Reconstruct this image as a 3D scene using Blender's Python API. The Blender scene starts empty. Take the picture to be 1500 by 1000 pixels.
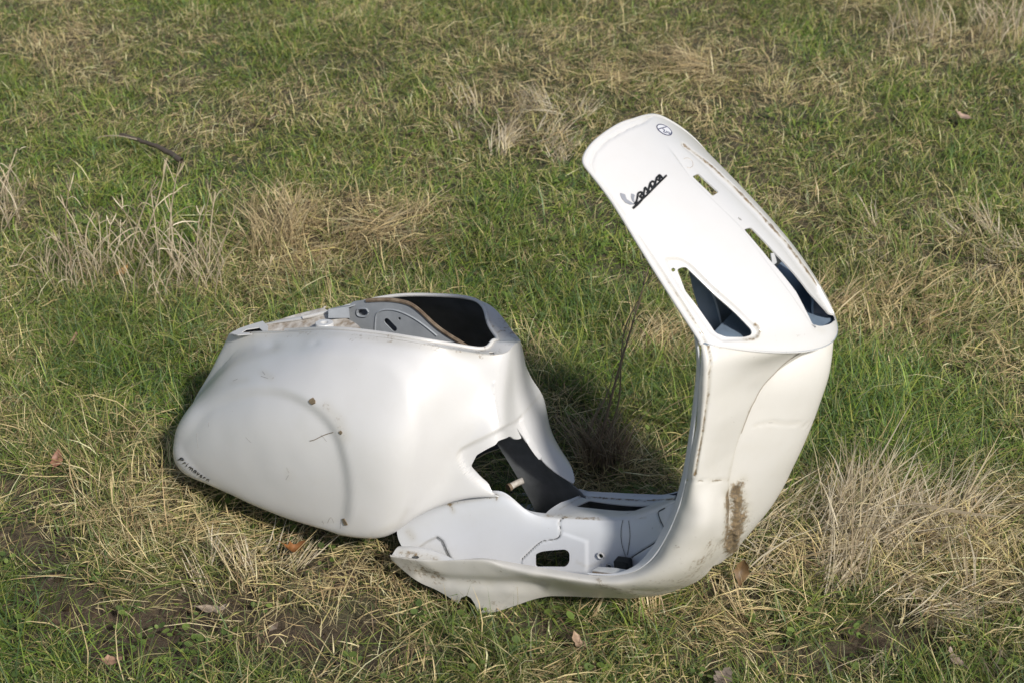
import bpy, bmesh, math, random
import numpy as np
from mathutils import Matrix, Vector
from mathutils.geometry import delaunay_2d_cdt

random.seed(7)
rng = np.random.default_rng(11)
scn = bpy.context.scene
COL = scn.collection
rad = math.radians

# ------------------------------------------------------------------ camera, sky, sun, exposure
EYE, PITCH, LENS = 1.75, 33.0, 50.0
cam = bpy.data.objects.new('camera', bpy.data.cameras.new('camera'))
COL.objects.link(cam)
cam.location = (0, 0, EYE)
cam.rotation_euler = (rad(90 - PITCH), 0, 0)
cam.data.lens = LENS
cam.data.sensor_width = 36
cam.data.clip_end = 2000
cam.data.dof.use_dof = True
cam.data.dof.focus_distance = 2.62
cam.data.dof.aperture_fstop = 6.3
scn.camera = cam

SUN_EL, SUN_AZ = 42.0, 35.0        # azimuth: degrees from "behind the camera" towards the right
sun_dir = Vector((math.sin(rad(SUN_AZ)) * math.cos(rad(SUN_EL)), -math.cos(rad(SUN_AZ)) * math.cos(rad(SUN_EL)), math.sin(rad(SUN_EL))))
world = bpy.data.worlds.new('World')
scn.world = world
world.use_nodes = True
nt = world.node_tree
sky = nt.nodes.new('ShaderNodeTexSky')
sky.sky_type = 'NISHITA'
sky.sun_disc = False
sky.sun_elevation = rad(SUN_EL)
sky.sun_rotation = math.atan2(sun_dir.x, sun_dir.y)
sky.dust_density = 2.0
bg = nt.nodes['Background']
bg.inputs['Strength'].default_value = 0.088
nt.links.new(sky.outputs[0], bg.inputs[0])
sun = bpy.data.objects.new('sun', bpy.data.lights.new('sun', 'SUN'))
COL.objects.link(sun)
sun.data.energy = 3.9
sun.data.angle = rad(5)
sun.data.color = (1.0, 0.97, 0.925)
sun.rotation_euler = sun_dir.to_track_quat('Z', 'Y').to_euler()
scn.view_settings.view_transform = 'Standard'
scn.view_settings.look = 'None'
scn.view_settings.exposure = 0.06
scn.view_settings.gamma = 1.0
scn.view_settings.use_curve_mapping = False

# ------------------------------------------------------------------ survey helpers (photo measurements -> metres)
class Survey:
    """Turns a measured image point plus a known lateral distance from the scooter's middle plane into metres."""
    def __init__(s, yaw, nose_up, lean):
        s.f = LENS / 36 * 1500
        p = rad(PITCH)
        s.C = np.array([0, 0, EYE])
        s.r = np.array([1., 0, 0]); s.fw = np.array([0, math.cos(p), -math.sin(p)]); s.u = np.array([0, math.sin(p), math.cos(p)])
        y, t, o = rad(yaw), rad(nose_up), rad(lean)
        f = np.array([math.cos(y), -math.sin(y), 0]); l = np.array([math.sin(y), math.cos(y), 0]); z = np.array([0, 0, 1.])
        f1 = f * math.cos(t) + z * math.sin(t); u1 = z * math.cos(t) - f * math.sin(t)
        s.M = np.stack([f1, l * math.cos(o) - u1 * math.sin(o), u1 * math.cos(o) + l * math.sin(o)], 1)
        s.O = s.ground(705, 893, 0.012) - s.M @ np.array([0.6, -0.17, -0.12])
    def ray(s, px, py):
        return s.fw + s.r * ((px - 750) / s.f) + s.u * ((500 - py) / s.f)
    def ground(s, px, py, z=0.0):
        d = s.ray(px, py)
        return s.C + d * ((z - s.C[2]) / d[2])
    def at(s, px, py, Y):
        d = s.M.T @ s.ray(px, py); c = s.M.T @ (s.C - s.O)
        return c + d * ((Y - c[1]) / d[1])
    def plane(s, px, py, p0, n):
        d = s.M.T @ s.ray(px, py); c = s.M.T @ (s.C - s.O); n = np.asarray(n, float)
        return c + d * (((np.asarray(p0) - c) @ n) / (d @ n))
    def px(s, P):
        w = P @ s.M.T + s.O - s.C
        z = w @ s.fw
        return np.stack([750 + s.f * (w @ s.r) / z, 500 - s.f * (w @ s.u) / z], -1)
    def cam_local(s):
        return s.M.T @ (s.C - s.O)
    def world(s, P):
        return np.asarray(P) @ s.M.T + s.O
SV = Survey(26, 6, 9)
at = SV.at
CAM_L = SV.cam_local()

# ------------------------------------------------------------------ spline sheets
def nat_second(n):
    A = np.zeros((n, n)); D = np.zeros((n, n))
    A[0, 0] = A[-1, -1] = 1
    for i in range(1, n - 1):
        A[i, i - 1:i + 2] = (1, 4, 1); D[i, i - 1:i + 2] = (6, -12, 6)
    return np.linalg.solve(A, D)
def basis(n, t):
    t = np.asarray(t, float)
    i = np.clip(np.floor(t).astype(int), 0, n - 2); b = t - i; a = 1 - b
    B = np.zeros((len(t), n)); k = np.arange(len(t))
    B[k, i] += a; B[k, i + 1] += b
    M = nat_second(n) if n > 2 else np.zeros((n, n))
    return B + ((a ** 3 - a) / 6)[:, None] * M[i] + ((b ** 3 - b) / 6)[:, None] * M[i + 1]
class Net:
    def __init__(s, P, smooth_rows=0, smooth_cols=0):
        s.P = np.asarray(P, float)                       # rows x cols x 3
        for _ in range(smooth_cols):
            s.P[:, 1:-1] = .5 * s.P[:, 1:-1] + .25 * (s.P[:, :-2] + s.P[:, 2:])
        for _ in range(smooth_rows):
            s.P[1:-1] = .5 * s.P[1:-1] + .25 * (s.P[:-2] + s.P[2:])
        s.R, s.Cn = s.P.shape[:2]
    def ev(s, u, v):
        return np.einsum('ia,abk,ib->ik', basis(s.R, v), s.P, basis(s.Cn, u))
    def normal(s, u, v, flip=1):
        e = 1e-3
        du = s.ev(np.clip(u + e, 0, s.Cn - 1), v) - s.ev(np.clip(u - e, 0, s.Cn - 1), v)
        dv = s.ev(u, np.clip(v + e, 0, s.R - 1)) - s.ev(u, np.clip(v - e, 0, s.R - 1))
        n = np.cross(du, dv) * flip
        return n / np.maximum(np.linalg.norm(n, axis=1), 1e-12)[:, None]
def inverse(net, pts, ur, vr):
    """image points -> (u, v) on the camera-facing part of a sheet"""
    gu = np.linspace(ur[0], ur[1], 150); gv = np.linspace(vr[0], vr[1], 90)
    U, V = [a.ravel() for a in np.meshgrid(gu, gv)]
    Q = SV.px(net.ev(U, V)); out = []
    for p in np.asarray(pts, float):
        k = np.argmin(((Q - p) ** 2).sum(1)); u, v = U[k], V[k]
        for _ in range(6):
            uu = np.array([u, u + 1e-3, u]); vv = np.array([v, v, v + 1e-3])
            q = SV.px(net.ev(uu, vv)); J = np.stack([(q[1] - q[0]) / 1e-3, (q[2] - q[0]) / 1e-3], 1)
            try: d = np.linalg.solve(J, p - q[0])
            except np.linalg.LinAlgError: break
            d = np.clip(d, -.3, .3)
            u = min(max(u + d[0], ur[0]), ur[1]); v = min(max(v + d[1], vr[0]), vr[1])
        out.append((u, v))
    return np.array(out)
def inside(P, poly):
    x, y = P[:, 0], P[:, 1]; c = np.zeros(len(P), bool); n = len(poly)
    for i in range(n):
        x0, y0 = poly[i]; x1, y1 = poly[(i + 1) % n]
        if y0 == y1: continue
        c ^= ((y0 > y) != (y1 > y)) & (x < (x1 - x0) * (y - y0) / (y1 - y0) + x0)
    return c
def dist_poly(P, poly, closed=True):
    poly = np.asarray(poly, float); d = np.full(len(P), 1e9); n = len(poly)
    for i in range(n if closed else n - 1):
        a = poly[i]; b = poly[(i + 1) % n]; ab = b - a
        t = np.clip(((P - a) @ ab) / max(ab @ ab, 1e-12), 0, 1)
        d = np.minimum(d, np.linalg.norm(P - a - t[:, None] * ab, axis=1))
    return d
def sstep(a, b, x):
    t = np.clip((x - a) / (b - a), 0, 1)
    return t * t * (3 - 2 * t)
def curve(pts, n, closed=False):
    """smooth curve through points (any dimension)"""
    P = np.asarray(pts, float)
    if closed:
        k = len(P); P = np.concatenate([P[-3:], P, P[:3]]); t = np.linspace(3, k + 3, n, endpoint=False)
    else:
        t = np.linspace(0, len(P) - 1, n)
    return basis(len(P), t) @ P
def rounded(poly, r=3, n=4):
    """polygon with its corners rounded by r"""
    P = np.asarray(poly, float); out = []
    for i in range(len(P)):
        a, b, c = P[i - 1], P[i], P[(i + 1) % len(P)]
        la, lc = np.linalg.norm(a - b), np.linalg.norm(c - b); rr = min(r, la * .45, lc * .45)
        p, q = b + (a - b) / la * rr, b + (c - b) / lc * rr
        for k in range(n + 1):
            t = k / n
            out.append((1 - t) ** 2 * p + 2 * t * (1 - t) * b + t * t * q)
    return np.array(out)

# ------------------------------------------------------------------ mesh building
def mesh_obj(name, V, F, mats, parent=None, smooth=True, face_mat=None, sharp=38, attrs=None):
    me = bpy.data.meshes.new(name)
    me.from_pydata([tuple(v) for v in V], [], [tuple(int(i) for i in f) for f in F])
    for m in mats: me.materials.append(m)
    if face_mat is not None: me.polygons.foreach_set('material_index', np.asarray(face_mat, np.int32))
    me.polygons.foreach_set('use_smooth', np.full(len(F), smooth))
    if attrs:
        for k, a in attrs.items():
            at_ = me.attributes.new(k, 'FLOAT', 'POINT'); at_.data.foreach_set('value', np.asarray(a, np.float32))
    me.update()
    if smooth: me.set_sharp_from_angle(angle=rad(sharp))
    o = bpy.data.objects.new(name, me)
    COL.objects.link(o)
    if parent: o.parent = parent
    return o
def vnormals(V, F):
    N = np.zeros_like(V); F = np.asarray(F)
    n = np.cross(V[F[:, 1]] - V[F[:, 0]], V[F[:, 2]] - V[F[:, 0]])
    for k in range(3): np.add.at(N, F[:, k], n)
    return N / np.maximum(np.linalg.norm(N, axis=1), 1e-15)[:, None]
def thicken(V, F, N, t):
    """closed shell: outer faces, inner faces, rim quads"""
    n = len(V); F = np.asarray(F)
    V2 = np.concatenate([V, V - N * t]); inner = F[:, ::-1] + n
    ed = {}
    for a, b, c in F:
        for e in ((a, b), (b, c), (c, a)): ed[e] = 1
    rim = [(b, a, a + n, b + n) for (a, b) in ed if (b, a) not in ed]
    return V2, [tuple(f) for f in F] + [tuple(f) for f in inner] + rim, [0] * len(F) + [1] * len(inner) + [0] * len(rim)
def mirror_px(P):
    Q = P.copy(); Q[:, 1] = -np.abs(Q[:, 1]); return SV.px(Q)
def sheet(name, net, mats, parent, nu, nv, ur=None, vr=None, holes=(), keep=None, keep_uv=None, holes_uv=(), disp=None, thick=.0025, facing=None, mirror=False, dirt=None, hole_range=None, drop=None):
    ur = ur or (0, net.Cn - 1); vr = vr or (0, net.R - 1)
    gu = np.linspace(*ur, nu); gv = np.linspace(*vr, nv)
    U, V = [a.ravel() for a in np.meshgrid(gu, gv)]
    cu, cv = gu[1] - gu[0], gv[1] - gv[0]
    S = np.array([1 / cu, 1 / cv])
    pts = np.stack([U, V], 1) * S
    hr = hole_range or (ur, vr)
    loops = []
    for h in list(holes) + [None] * len(holes_uv):
        L = inverse(net, h, *hr) * S if h is not None else np.asarray(holes_uv[len(loops) - len(holes)]) * S
        keepL = [L[0]]
        for p in L[1:]:
            if np.linalg.norm(p - keepL[-1]) > .12: keepL.append(p)
        if np.linalg.norm(keepL[0] - keepL[-1]) < .12: keepL.pop()
        keepL = np.array(keepL); dl = []
        for q_ in range(len(keepL)):
            a_, b_ = keepL[q_], keepL[(q_ + 1) % len(keepL)]; m_ = max(1, int(np.linalg.norm(b_ - a_) / .7))
            dl += [a_ + (b_ - a_) * w_ / m_ for w_ in range(m_)]
        loops.append(np.array(dl))
    kl = None
    if keep_uv is not None:
        kl = keep_uv * S; loops_all = loops + [kl]
    elif keep is not None:
        kl = inverse(net, keep, *hr) * S
        loops_all = loops + [kl]
    else: loops_all = loops
    border = (U <= ur[0] + 1e-9) | (U >= ur[1] - 1e-9) | (V <= vr[0] + 1e-9) | (V >= vr[1] - 1e-9)
    ok = np.ones(len(pts), bool)
    for L in loops_all:
        d = dist_poly(pts, L)
        ok &= border | (d > .42)
    pts = pts[ok]
    edges = []
    verts = [Vector(p) for p in pts]
    for L in loops_all:
        b = len(verts); verts += [Vector(p) for p in L]
        edges += [(b + i, b + (i + 1) % len(L)) for i in range(len(L))]
    r = delaunay_2d_cdt(verts, edges, [], 0, 1e-5)
    P2 = np.array([tuple(v) for v in r[0]]); F = np.array([tuple(f) for f in r[2]])
    cen = P2[F].mean(1); good = np.ones(len(F), bool)
    for L in loops: good &= ~inside(cen, L)
    if kl is not None: good &= inside(cen, kl)
    if drop is not None: good &= ~drop(cen / S)
    F = F[good]
    used = np.unique(F); remap = -np.ones(len(P2), int); remap[used] = np.arange(len(used))
    P2 = P2[used] / S; F = remap[F]
    P = net.ev(P2[:, 0], P2[:, 1]); N = net.normal(P2[:, 0], P2[:, 1])
    c = P.mean(0)
    if isinstance(facing, str):
        ax = P * np.array([0, 1, 0]) + (P - c) * np.array([.25, 0, .25]); sgn = np.sign(np.median((ax * N).sum(1)))
    elif facing is None: sgn = np.sign(np.median(((CAM_L - P) * N).sum(1)))
    else: sgn = np.sign(np.median(N @ np.asarray(facing)))
    fn = np.cross(P[F[:, 1]] - P[F[:, 0]], P[F[:, 2]] - P[F[:, 0]])
    if np.sum((fn * N[F[:, 0]]).sum(1)) * sgn < 0: F = F[:, ::-1]
    N = N * sgn
    if disp is not None: P = P + N * disp(mirror_px(P), P)[:, None]
    N = vnormals(P, F)
    V3, F3, fm = thicken(P, F, N, thick)
    q = mirror_px(V3)
    attrs = {'dirt': dirt(q, V3) if dirt else np.zeros(len(V3))}
    o = mesh_obj(name, V3, F3, mats, parent, face_mat=fm, attrs=attrs)
    if mirror:
        V4 = V3 * np.array([1, -1, 1])
        if callable(mirror): V4 = mirror(V4)
        mesh_obj(name, V4, [f[::-1] for f in F3], mats, parent, face_mat=fm, attrs=attrs)
    return o
def tube(name, path, r, mat, parent, seg=8, closed=False, dirt=0.0, flat=1.0, taper=None):
    P = np.asarray(path, float); n = len(P)
    T = np.gradient(P, axis=0) if not closed else np.roll(P, -1, 0) - np.roll(P, 1, 0)
    T /= np.maximum(np.linalg.norm(T, axis=1), 1e-12)[:, None]
    up = np.array([.061, .037, 1.]) if abs(T[:, 2]).mean() < .8 else np.array([.043, 1., .029])
    V = []; F = []
    for i in range(n):
        a = np.cross(T[i], up); a /= max(np.linalg.norm(a), 1e-9); b = np.cross(a, T[i])
        rr = r * (taper[i] if taper is not None else 1)
        for k in range(seg):
            t = 2 * math.pi * k / seg
            V.append(P[i] + a * math.cos(t) * rr + b * math.sin(t) * rr * flat)
    m = n if closed else n - 1
    for i in range(m):
        for k in range(seg):
            a, b = i * seg + k, i * seg + (k + 1) % seg; j = (i + 1) % n
            F.append((a, b, j * seg + (k + 1) % seg, j * seg + k))
    if not closed:
        F.append(tuple(range(seg))[::-1]); F.append(tuple((n - 1) * seg + k for k in range(seg)))
    F = [f[::-1] for f in F]
    return mesh_obj(name, np.array(V), F, [mat], parent, attrs={'dirt': np.full(len(V), dirt)})
def slab(name, loop, thick, mat, parent, holes=(), direction=None, mat2=None, attrs_dirt=0.0, grid=None):
    """flat plate with holes, given 3-D loops in one plane"""
    loop = np.asarray(loop, float); o = loop.mean(0)
    n = np.zeros(3)
    for i in range(len(loop)):
        n += np.cross(loop[i] - o, loop[(i + 1) % len(loop)] - o)
    n /= np.linalg.norm(n)
    if n @ (CAM_L - o) < 0: n = -n
    e1 = loop[1] - loop[0]; e1 -= n * (e1 @ n); e1 /= np.linalg.norm(e1); e2 = np.cross(n, e1)
    to2 = lambda L: np.stack([(L - o) @ e1, (L - o) @ e2], 1)
    L2 = [to2(loop)] + [to2(np.asarray(h, float)) for h in holes]
    verts, edges = [], []
    for L in L2:
        b = len(verts); verts += [Vector(p) for p in L]; edges += [(b + i, b + (i + 1) % len(L)) for i in range(len(L))]
    r = delaunay_2d_cdt(verts, edges, [], 0, 1e-6)
    P2 = np.array([tuple(v) for v in r[0]]); F = np.array([tuple(f) for f in r[2]])
    cen = P2[F].mean(1); good = inside(cen, L2[0])
    for h in L2[1:]: good &= ~inside(cen, h)
    F = F[good]; P = o + P2[:, :1] * e1 + P2[:, 1:] * e2
    fn = np.cross(P[F[:, 1]] - P[F[:, 0]], P[F[:, 2]] - P[F[:, 0]])
    if (fn @ n).sum() < 0: F = F[:, ::-1]
    V3, F3, fm = thicken(P, F, np.tile(n, (len(P), 1)), thick)
    return mesh_obj(name, V3, F3, [mat, mat2 or mat], parent, smooth=False, face_mat=fm, attrs={'dirt': np.full(len(V3), attrs_dirt)})

# ------------------------------------------------------------------ materials
def new_mat(name):
    m = bpy.data.materials.new(name); m.use_nodes = True
    t = m.node_tree; return m, t, t.nodes['Principled BSDF'], t.nodes.new, t.links.new
def ramp(t, src, stops):
    r = t.nodes.new('ShaderNodeValToRGB'); t.links.new(src, r.inputs[0])
    e = r.color_ramp.elements
    while len(e) < len(stops): e.new(.5)
    for i, (p, c) in enumerate(stops):
        e[i].position = p; e[i].color = (*c, 1) if len(c) == 3 else c
    return r
def noise(t, scale, detail=4, rough=.55, vec=None):
    n = t.nodes.new('ShaderNodeTexNoise'); n.inputs['Scale'].default_value = scale; n.inputs['Detail'].default_value = detail
    n.inputs['Roughness'].default_value = rough
    if vec is not None: t.links.new(vec, n.inputs['Vector'])
    return n
def mixc(t, fac, a, b):
    m = t.nodes.new('ShaderNodeMix'); m.data_type = 'RGBA'
    for s, k in ((fac, 0), (a, 6), (b, 7)):
        if isinstance(s, (int, float)): m.inputs[k].default_value = s
        elif isinstance(s, tuple): m.inputs[k].default_value = (*s, 1)
        else: t.links.new(s, m.inputs[k])
    return m.outputs[2]
def math_(t, op, a, b=0.0, clamp=False):
    m = t.nodes.new('ShaderNodeMath'); m.operation = op; m.use_clamp = clamp
    for i, s in enumerate((a, b)):
        if isinstance(s, (int, float)): m.inputs[i].default_value = s
        else: t.links.new(s, m.inputs[i])
    return m.outputs[0]
def paint(name, base, dirt_col=(.10, .075, .048), rough=.32, grime=.5, coat=.25):
    m, t, b, N, L = new_mat(name)
    co = N('ShaderNodeTexCoord').outputs['Object']
    a = N('ShaderNodeAttribute'); a.attribute_name = 'dirt'
    n1 = noise(t, 9, 5, .6, co); n2 = noise(t, 160, 3, .6, co); n3 = noise(t, 45, 6, .7, co)
    # broad thin film of dust
    film = math_(t, 'MULTIPLY', ramp(t, n1.outputs[0], [(.42, (0, 0, 0)), (.72, (1, 1, 1))]).outputs[0], .10 * grime)
    smudge = ramp(t, noise(t, 26, 5, .65, co).outputs[0], [(.50, (0, 0, 0)), (.74, (1, 1, 1))]).outputs[0]
    film = math_(t, 'ADD', film, math_(t, 'MULTIPLY', smudge, .10 * grime))
    film = math_(t, 'ADD', film, math_(t, 'MULTIPLY', math_(t, 'MULTIPLY', a.outputs['Fac'], math_(t, 'ADD', n1.outputs[0], .35)), 1.0), True)
    film = math_(t, 'MINIMUM', film, .55)
    c = mixc(t, film, base, (.40, .355, .25))
    # fine specks, denser where the dirt attribute is high
    sp = N('ShaderNodeTexVoronoi'); sp.inputs['Scale'].default_value = 105; L(co, sp.inputs['Vector'])
    clus = ramp(t, n3.outputs[0], [(.60, (0, 0, 0)), (.70, (1, 1, 1))]).outputs[0]
    speck = math_(t, 'LESS_THAN', sp.outputs['Distance'], math_(t, 'MULTIPLY', math_(t, 'ADD', math_(t, 'MULTIPLY', clus, .24), math_(t, 'MULTIPLY', a.outputs['Fac'], .30)), grime))
    c = mixc(t, math_(t, 'MULTIPLY', speck, .75), c, (.10, .08, .06))
    edge = math_(t, 'ADD', a.outputs['Fac'], math_(t, 'ADD', math_(t, 'MULTIPLY', math_(t, 'SUBTRACT', n3.outputs[0], .5), 1.5), math_(t, 'MULTIPLY', math_(t, 'SUBTRACT', n2.outputs[0], .5), .9)))
    gr = ramp(t, edge, [(.36, (0, 0, 0)), (.66, (1, 1, 1))]).outputs[0]
    gr = math_(t, 'MULTIPLY', gr, math_(t, 'GREATER_THAN', a.outputs['Fac'], .02))
    c = mixc(t, gr, c, mixc(t, ramp(t, n2.outputs[0], [(.38, (0, 0, 0)), (.62, (1, 1, 1))]).outputs[0], dirt_col, (dirt_col[0] * 2.3, dirt_col[1] * 2.2, dirt_col[2] * 1.9)))
    L(c, b.inputs['Base Color'])
    L(mixc(t, math_(t, 'ADD', gr, film, True), (rough,) * 3, (.85,) * 3), b.inputs['Roughness'])
    b.inputs['Coat Weight'].default_value = coat; b.inputs['Coat Roughness'].default_value = .12
    bp = N('ShaderNodeBump'); bp.inputs['Strength'].default_value = .35; bp.inputs['Distance'].default_value = .0012
    L(math_(t, 'ADD', math_(t, 'MULTIPLY', n1.outputs[0], .6), math_(t, 'MULTIPLY', math_(t, 'MULTIPLY', n2.outputs[0], gr), 1.2)), bp.inputs['Height'])
    L(bp.outputs[0], b.inputs['Normal'])
    return m
def plain(name, col, rough=.5, metal=0.0, var=.25, scale=40, col2=None):
    m, t, b, N, L = new_mat(name)
    co = N('ShaderNodeTexCoord').outputs['Object']; n = noise(t, scale, 5, .6, co)
    d = col2 or tuple(c * (1 - var) for c in col)
    L(mixc(t, ramp(t, n.outputs[0], [(.35, (0, 0, 0)), (.68, (1, 1, 1))]).outputs[0], col, d), b.inputs['Base Color'])
    b.inputs['Roughness'].default_value = rough; b.inputs['Metallic'].default_value = metal
    return m
WHITE = paint('white_paint', (.64, .629, .617))
CREAM = paint('dusty_white_paint', (.64, .617, .575), grime=.8, rough=.42)
PRIMER = plain('grey_blue_primer', (.17, .225, .29), .5, 0, .4, 25, (.12, .155, .20))
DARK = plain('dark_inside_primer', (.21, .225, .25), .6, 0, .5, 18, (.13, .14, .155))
GALV = plain('galvanised_grey_sheet', (.40, .42, .44), .45, .15, .3, 14, (.29, .31, .33))
RUST = plain('rusty_edge', (.26, .20, .14), .8, 0, .5, 60, (.12, .08, .05))
TRAY = plain('muddy_white_sheet', (.62, .59, .54), .6, 0, .5, 55, (.25, .19, .13))
INNERW = paint('inner_white_paint', (.64, .65, .67), grime=.7, rough=.4)
BLACK = plain('black_badge', (.02, .02, .02), .35, 0, .3)
BADGEGREY = plain('grey_badge_wing', (.34, .35, .38), .4, .3, .2)

# ------------------------------------------------------------------ field: soil, turf, straw
def lattice(seed, n=256):
    return np.random.default_rng(seed).random((n, n))
def vnoise(x, y, scale, seed, octaves=1):
    out = np.zeros_like(x, float); amp = 1.0; tot = 0
    for o in range(octaves):
        L = lattice(seed + o * 17); X = x / scale + 100; Y = y / scale + 100
        i = np.floor(X).astype(int); j = np.floor(Y).astype(int); fx = X - i; fy = Y - j
        fx = fx * fx * (3 - 2 * fx); fy = fy * fy * (3 - 2 * fy); n = L.shape[0]
        g = lambda a, b: L[(i + a) % n, (j + b) % n]
        out += amp * (g(0, 0) * (1 - fx) * (1 - fy) + g(1, 0) * fx * (1 - fy) + g(0, 1) * (1 - fx) * fy + g(1, 1) * fx * fy)
        tot += amp; amp *= .5; scale *= .5
    return out / tot
def terrain(x, y):
    far = sstep(6, 14, np.hypot(x, y - 2.5))
    h = .05 * (vnoise(x, y, .55, 3, 2) - .5) + .018 * (vnoise(x, y, .13, 5, 2) - .5)
    h = h + .10 * (vnoise(x, y, 1.9, 9) - .5) * sstep(2.6, 4.0, y) + .9 * far * (vnoise(x, y, 14, 21, 2) - .5)
    return h - .012
def spot(x, y, px, py, rx, ry):
    """soft blob at a measured place on the ground, radii in metres"""
    c = SV.ground(px, py)
    return np.exp(-(((x - c[0]) / rx) ** 2 + ((y - c[1]) / ry) ** 2))
DRY = [(1020,95,.26,.30,.9),(770,165,.20,.30,.8),(520,345,.22,.22,1.0),(430,320,.16,.18,.9),(150,95,.22,.22,.7),(300,150,.3,.14,.45),(120,175,.2,.1,.5),
       (540,200,.14,.14,.6),(1330,380,.22,.16,.7),(1300,455,.22,.14,.8),(1180,310,.16,.14,.6),(980,510,.16,.12,.9),(960,420,.12,.1,.3),(800,600,.14,.08,.8),(890,690,.12,.12,.9),
       (1300,760,.30,.22,1.0),(1400,900,.3,.2,.3),(1150,880,.26,.16,.45),(700,930,.3,.1,.2),(330,840,.2,.16,.55),(150,700,.22,.12,.2),(60,600,.2,.14,.2),(420,880,.16,.1,.3),
       (350,440,.18,.10,.4),(1420,60,.25,.3,.8),(1250,120,.2,.2,.4),(640,60,.2,.2,.4),(20,310,.1,.15,.7),(1400,590,.2,.1,.35),(880,60,.2,.2,.35),(1000,960,.2,.06,.3),(1480,700,.1,.1,.5)]
GREEN = [(620,410,.2,.14,.8),(940,560,.2,.12,.7),(860,480,.2,.12,.6),(1280,420,.14,.2,.5),(1290,560,.22,.12,.8),(1260,640,.2,.14,.6),(1450,640,.15,.12,.6),(620,150,.3,.3,.35),(420,240,.25,.2,.5),(230,330,.2,.2,.4),
         (60,950,.22,.12,.6),(200,560,.25,.2,.55),(60,500,.25,.15,.4),(260,950,.15,.08,.5),(1210,80,.1,.12,.6),(700,280,.25,.2,.3),(1380,260,.3,.25,.35),(100,250,.25,.25,.4),(760,720,.1,.1,.3),(900,300,.2,.25,.3)]
BARE = [(30,715,.15,.05),(25,790,.10,.06),(160,905,.15,.06),(290,875,.10,.055),(220,965,.12,.045),(110,870,.05,.03),(420,925,.12,.05),(480,835,.07,.04),(570,960,.08,.04),(1290,930,.08,.05),(1180,960,.08,.04),(800,925,.09,.035),(1030,955,.06,.03),(430,805,.04,.03),(345,455,.08,.03),(70,870,.05,.03),(1210,840,.04,.03),(540,905,.06,.03)]
def dryness(x, y):
    d = .44 + .85 * (vnoise(x, y, .42, 31, 3) - .5) + .75 * (vnoise(x, y, .09, 33, 2) - .5)
    near_ = sstep(2.7, 1.9, y)
    d = d - .13 * near_
    for a in DRY: d = d + .55 * a[4] * spot(x, y, *a[:4])
    for a in GREEN: d = d - .42 * a[4] * spot(x, y, *a[:4])
    return np.clip(d, 0.03, .97)
def bareness(x, y):
    b = sstep(.57, .72, vnoise(x, y, .10, 41, 2)) * .85 * sstep(3.2, 1.8, y)
    for a in BARE: b = np.maximum(b, 1.0 * np.minimum(1, 1.9 * spot(x, y, *a)))
    return b

# the ground sheet: fine near the camera, coarse to the horizon
def axis(lo, hi, step, far):
    a = list(np.arange(lo, hi + 1e-6, step)); s = step; x = hi; z = lo; R, L = [], []
    while x < far: s *= 1.35; x += s; R.append(x); z -= s; L.append(z)
    return np.array(L[::-1] + a + R)
gx = axis(-2.2, 2.2, .045, 400); gy = axis(1.0, 5.4, .045, 400)
GX, GY = np.meshgrid(gx, gy); gz = terrain(GX.ravel(), GY.ravel())
gz = gz - .02 * bareness(GX.ravel(), GY.ravel())
nx, ny = len(gx), len(gy)
idx = np.arange(nx * ny).reshape(ny, nx)
gm, t, b, N_, L_k = new_mat('soil_and_thatch')
co = N_('ShaderNodeTexCoord').outputs['Object']
n1 = noise(t, 2.2, 6, .6, co); n2 = noise(t, 30, 6, .7, co); n3 = noise(t, 220, 4, .7, co)
ba = N_('ShaderNodeAttribute'); ba.attribute_name = 'bare'
dr = N_('ShaderNodeAttribute'); dr.attribute_name = 'dry'
soil = mixc(t, n3.outputs[0], (.045, .031, .020), (.12, .085, .055))
thatch = mixc(t, n2.outputs[0], (.042, .042, .020), (.17, .135, .075))
thatch = mixc(t, ramp(t, n1.outputs[0], [(.35, (0, 0, 0)), (.65, (1, 1, 1))]).outputs[0], thatch, mixc(t, n2.outputs[0], (.04, .055, .02), (.09, .10, .04)))
gfac = math_(t, 'MAXIMUM', ba.outputs['Fac'], ramp(t, n2.outputs[0], [(.45, (0, 0, 0)), (.6, (.8, .8, .8))]).outputs[0])
ou = N_('ShaderNodeAttribute'); ou.attribute_name = 'outer'
field = mixc(t, ramp(t, n1.outputs[0], [(.38, (0, 0, 0)), (.62, (1, 1, 1))]).outputs[0], mixc(t, n2.outputs[0], (.05, .085, .022), (.13, .16, .05)), mixc(t, n2.outputs[0], (.10, .11, .04), (.30, .25, .13)))
L_k(mixc(t, ou.outputs['Fac'], mixc(t, gfac, thatch, soil), field), b.inputs['Base Color']); b.inputs['Roughness'].default_value = .95
bp = N_('ShaderNodeBump'); bp.inputs['Strength'].default_value = .9; bp.inputs['Distance'].default_value = .012
L_k(math_(t, 'ADD', n2.outputs[0], math_(t, 'MULTIPLY', n3.outputs[0], .5)), bp.inputs['Height']); L_k(bp.outputs[0], b.inputs['Normal'])
V = np.stack([GX.ravel(), GY.ravel(), gz], 1)
Fq = np.stack([idx[:-1, :-1].ravel(), idx[:-1, 1:].ravel(), idx[1:, 1:].ravel(), idx[1:, :-1].ravel()], 1)
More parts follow.
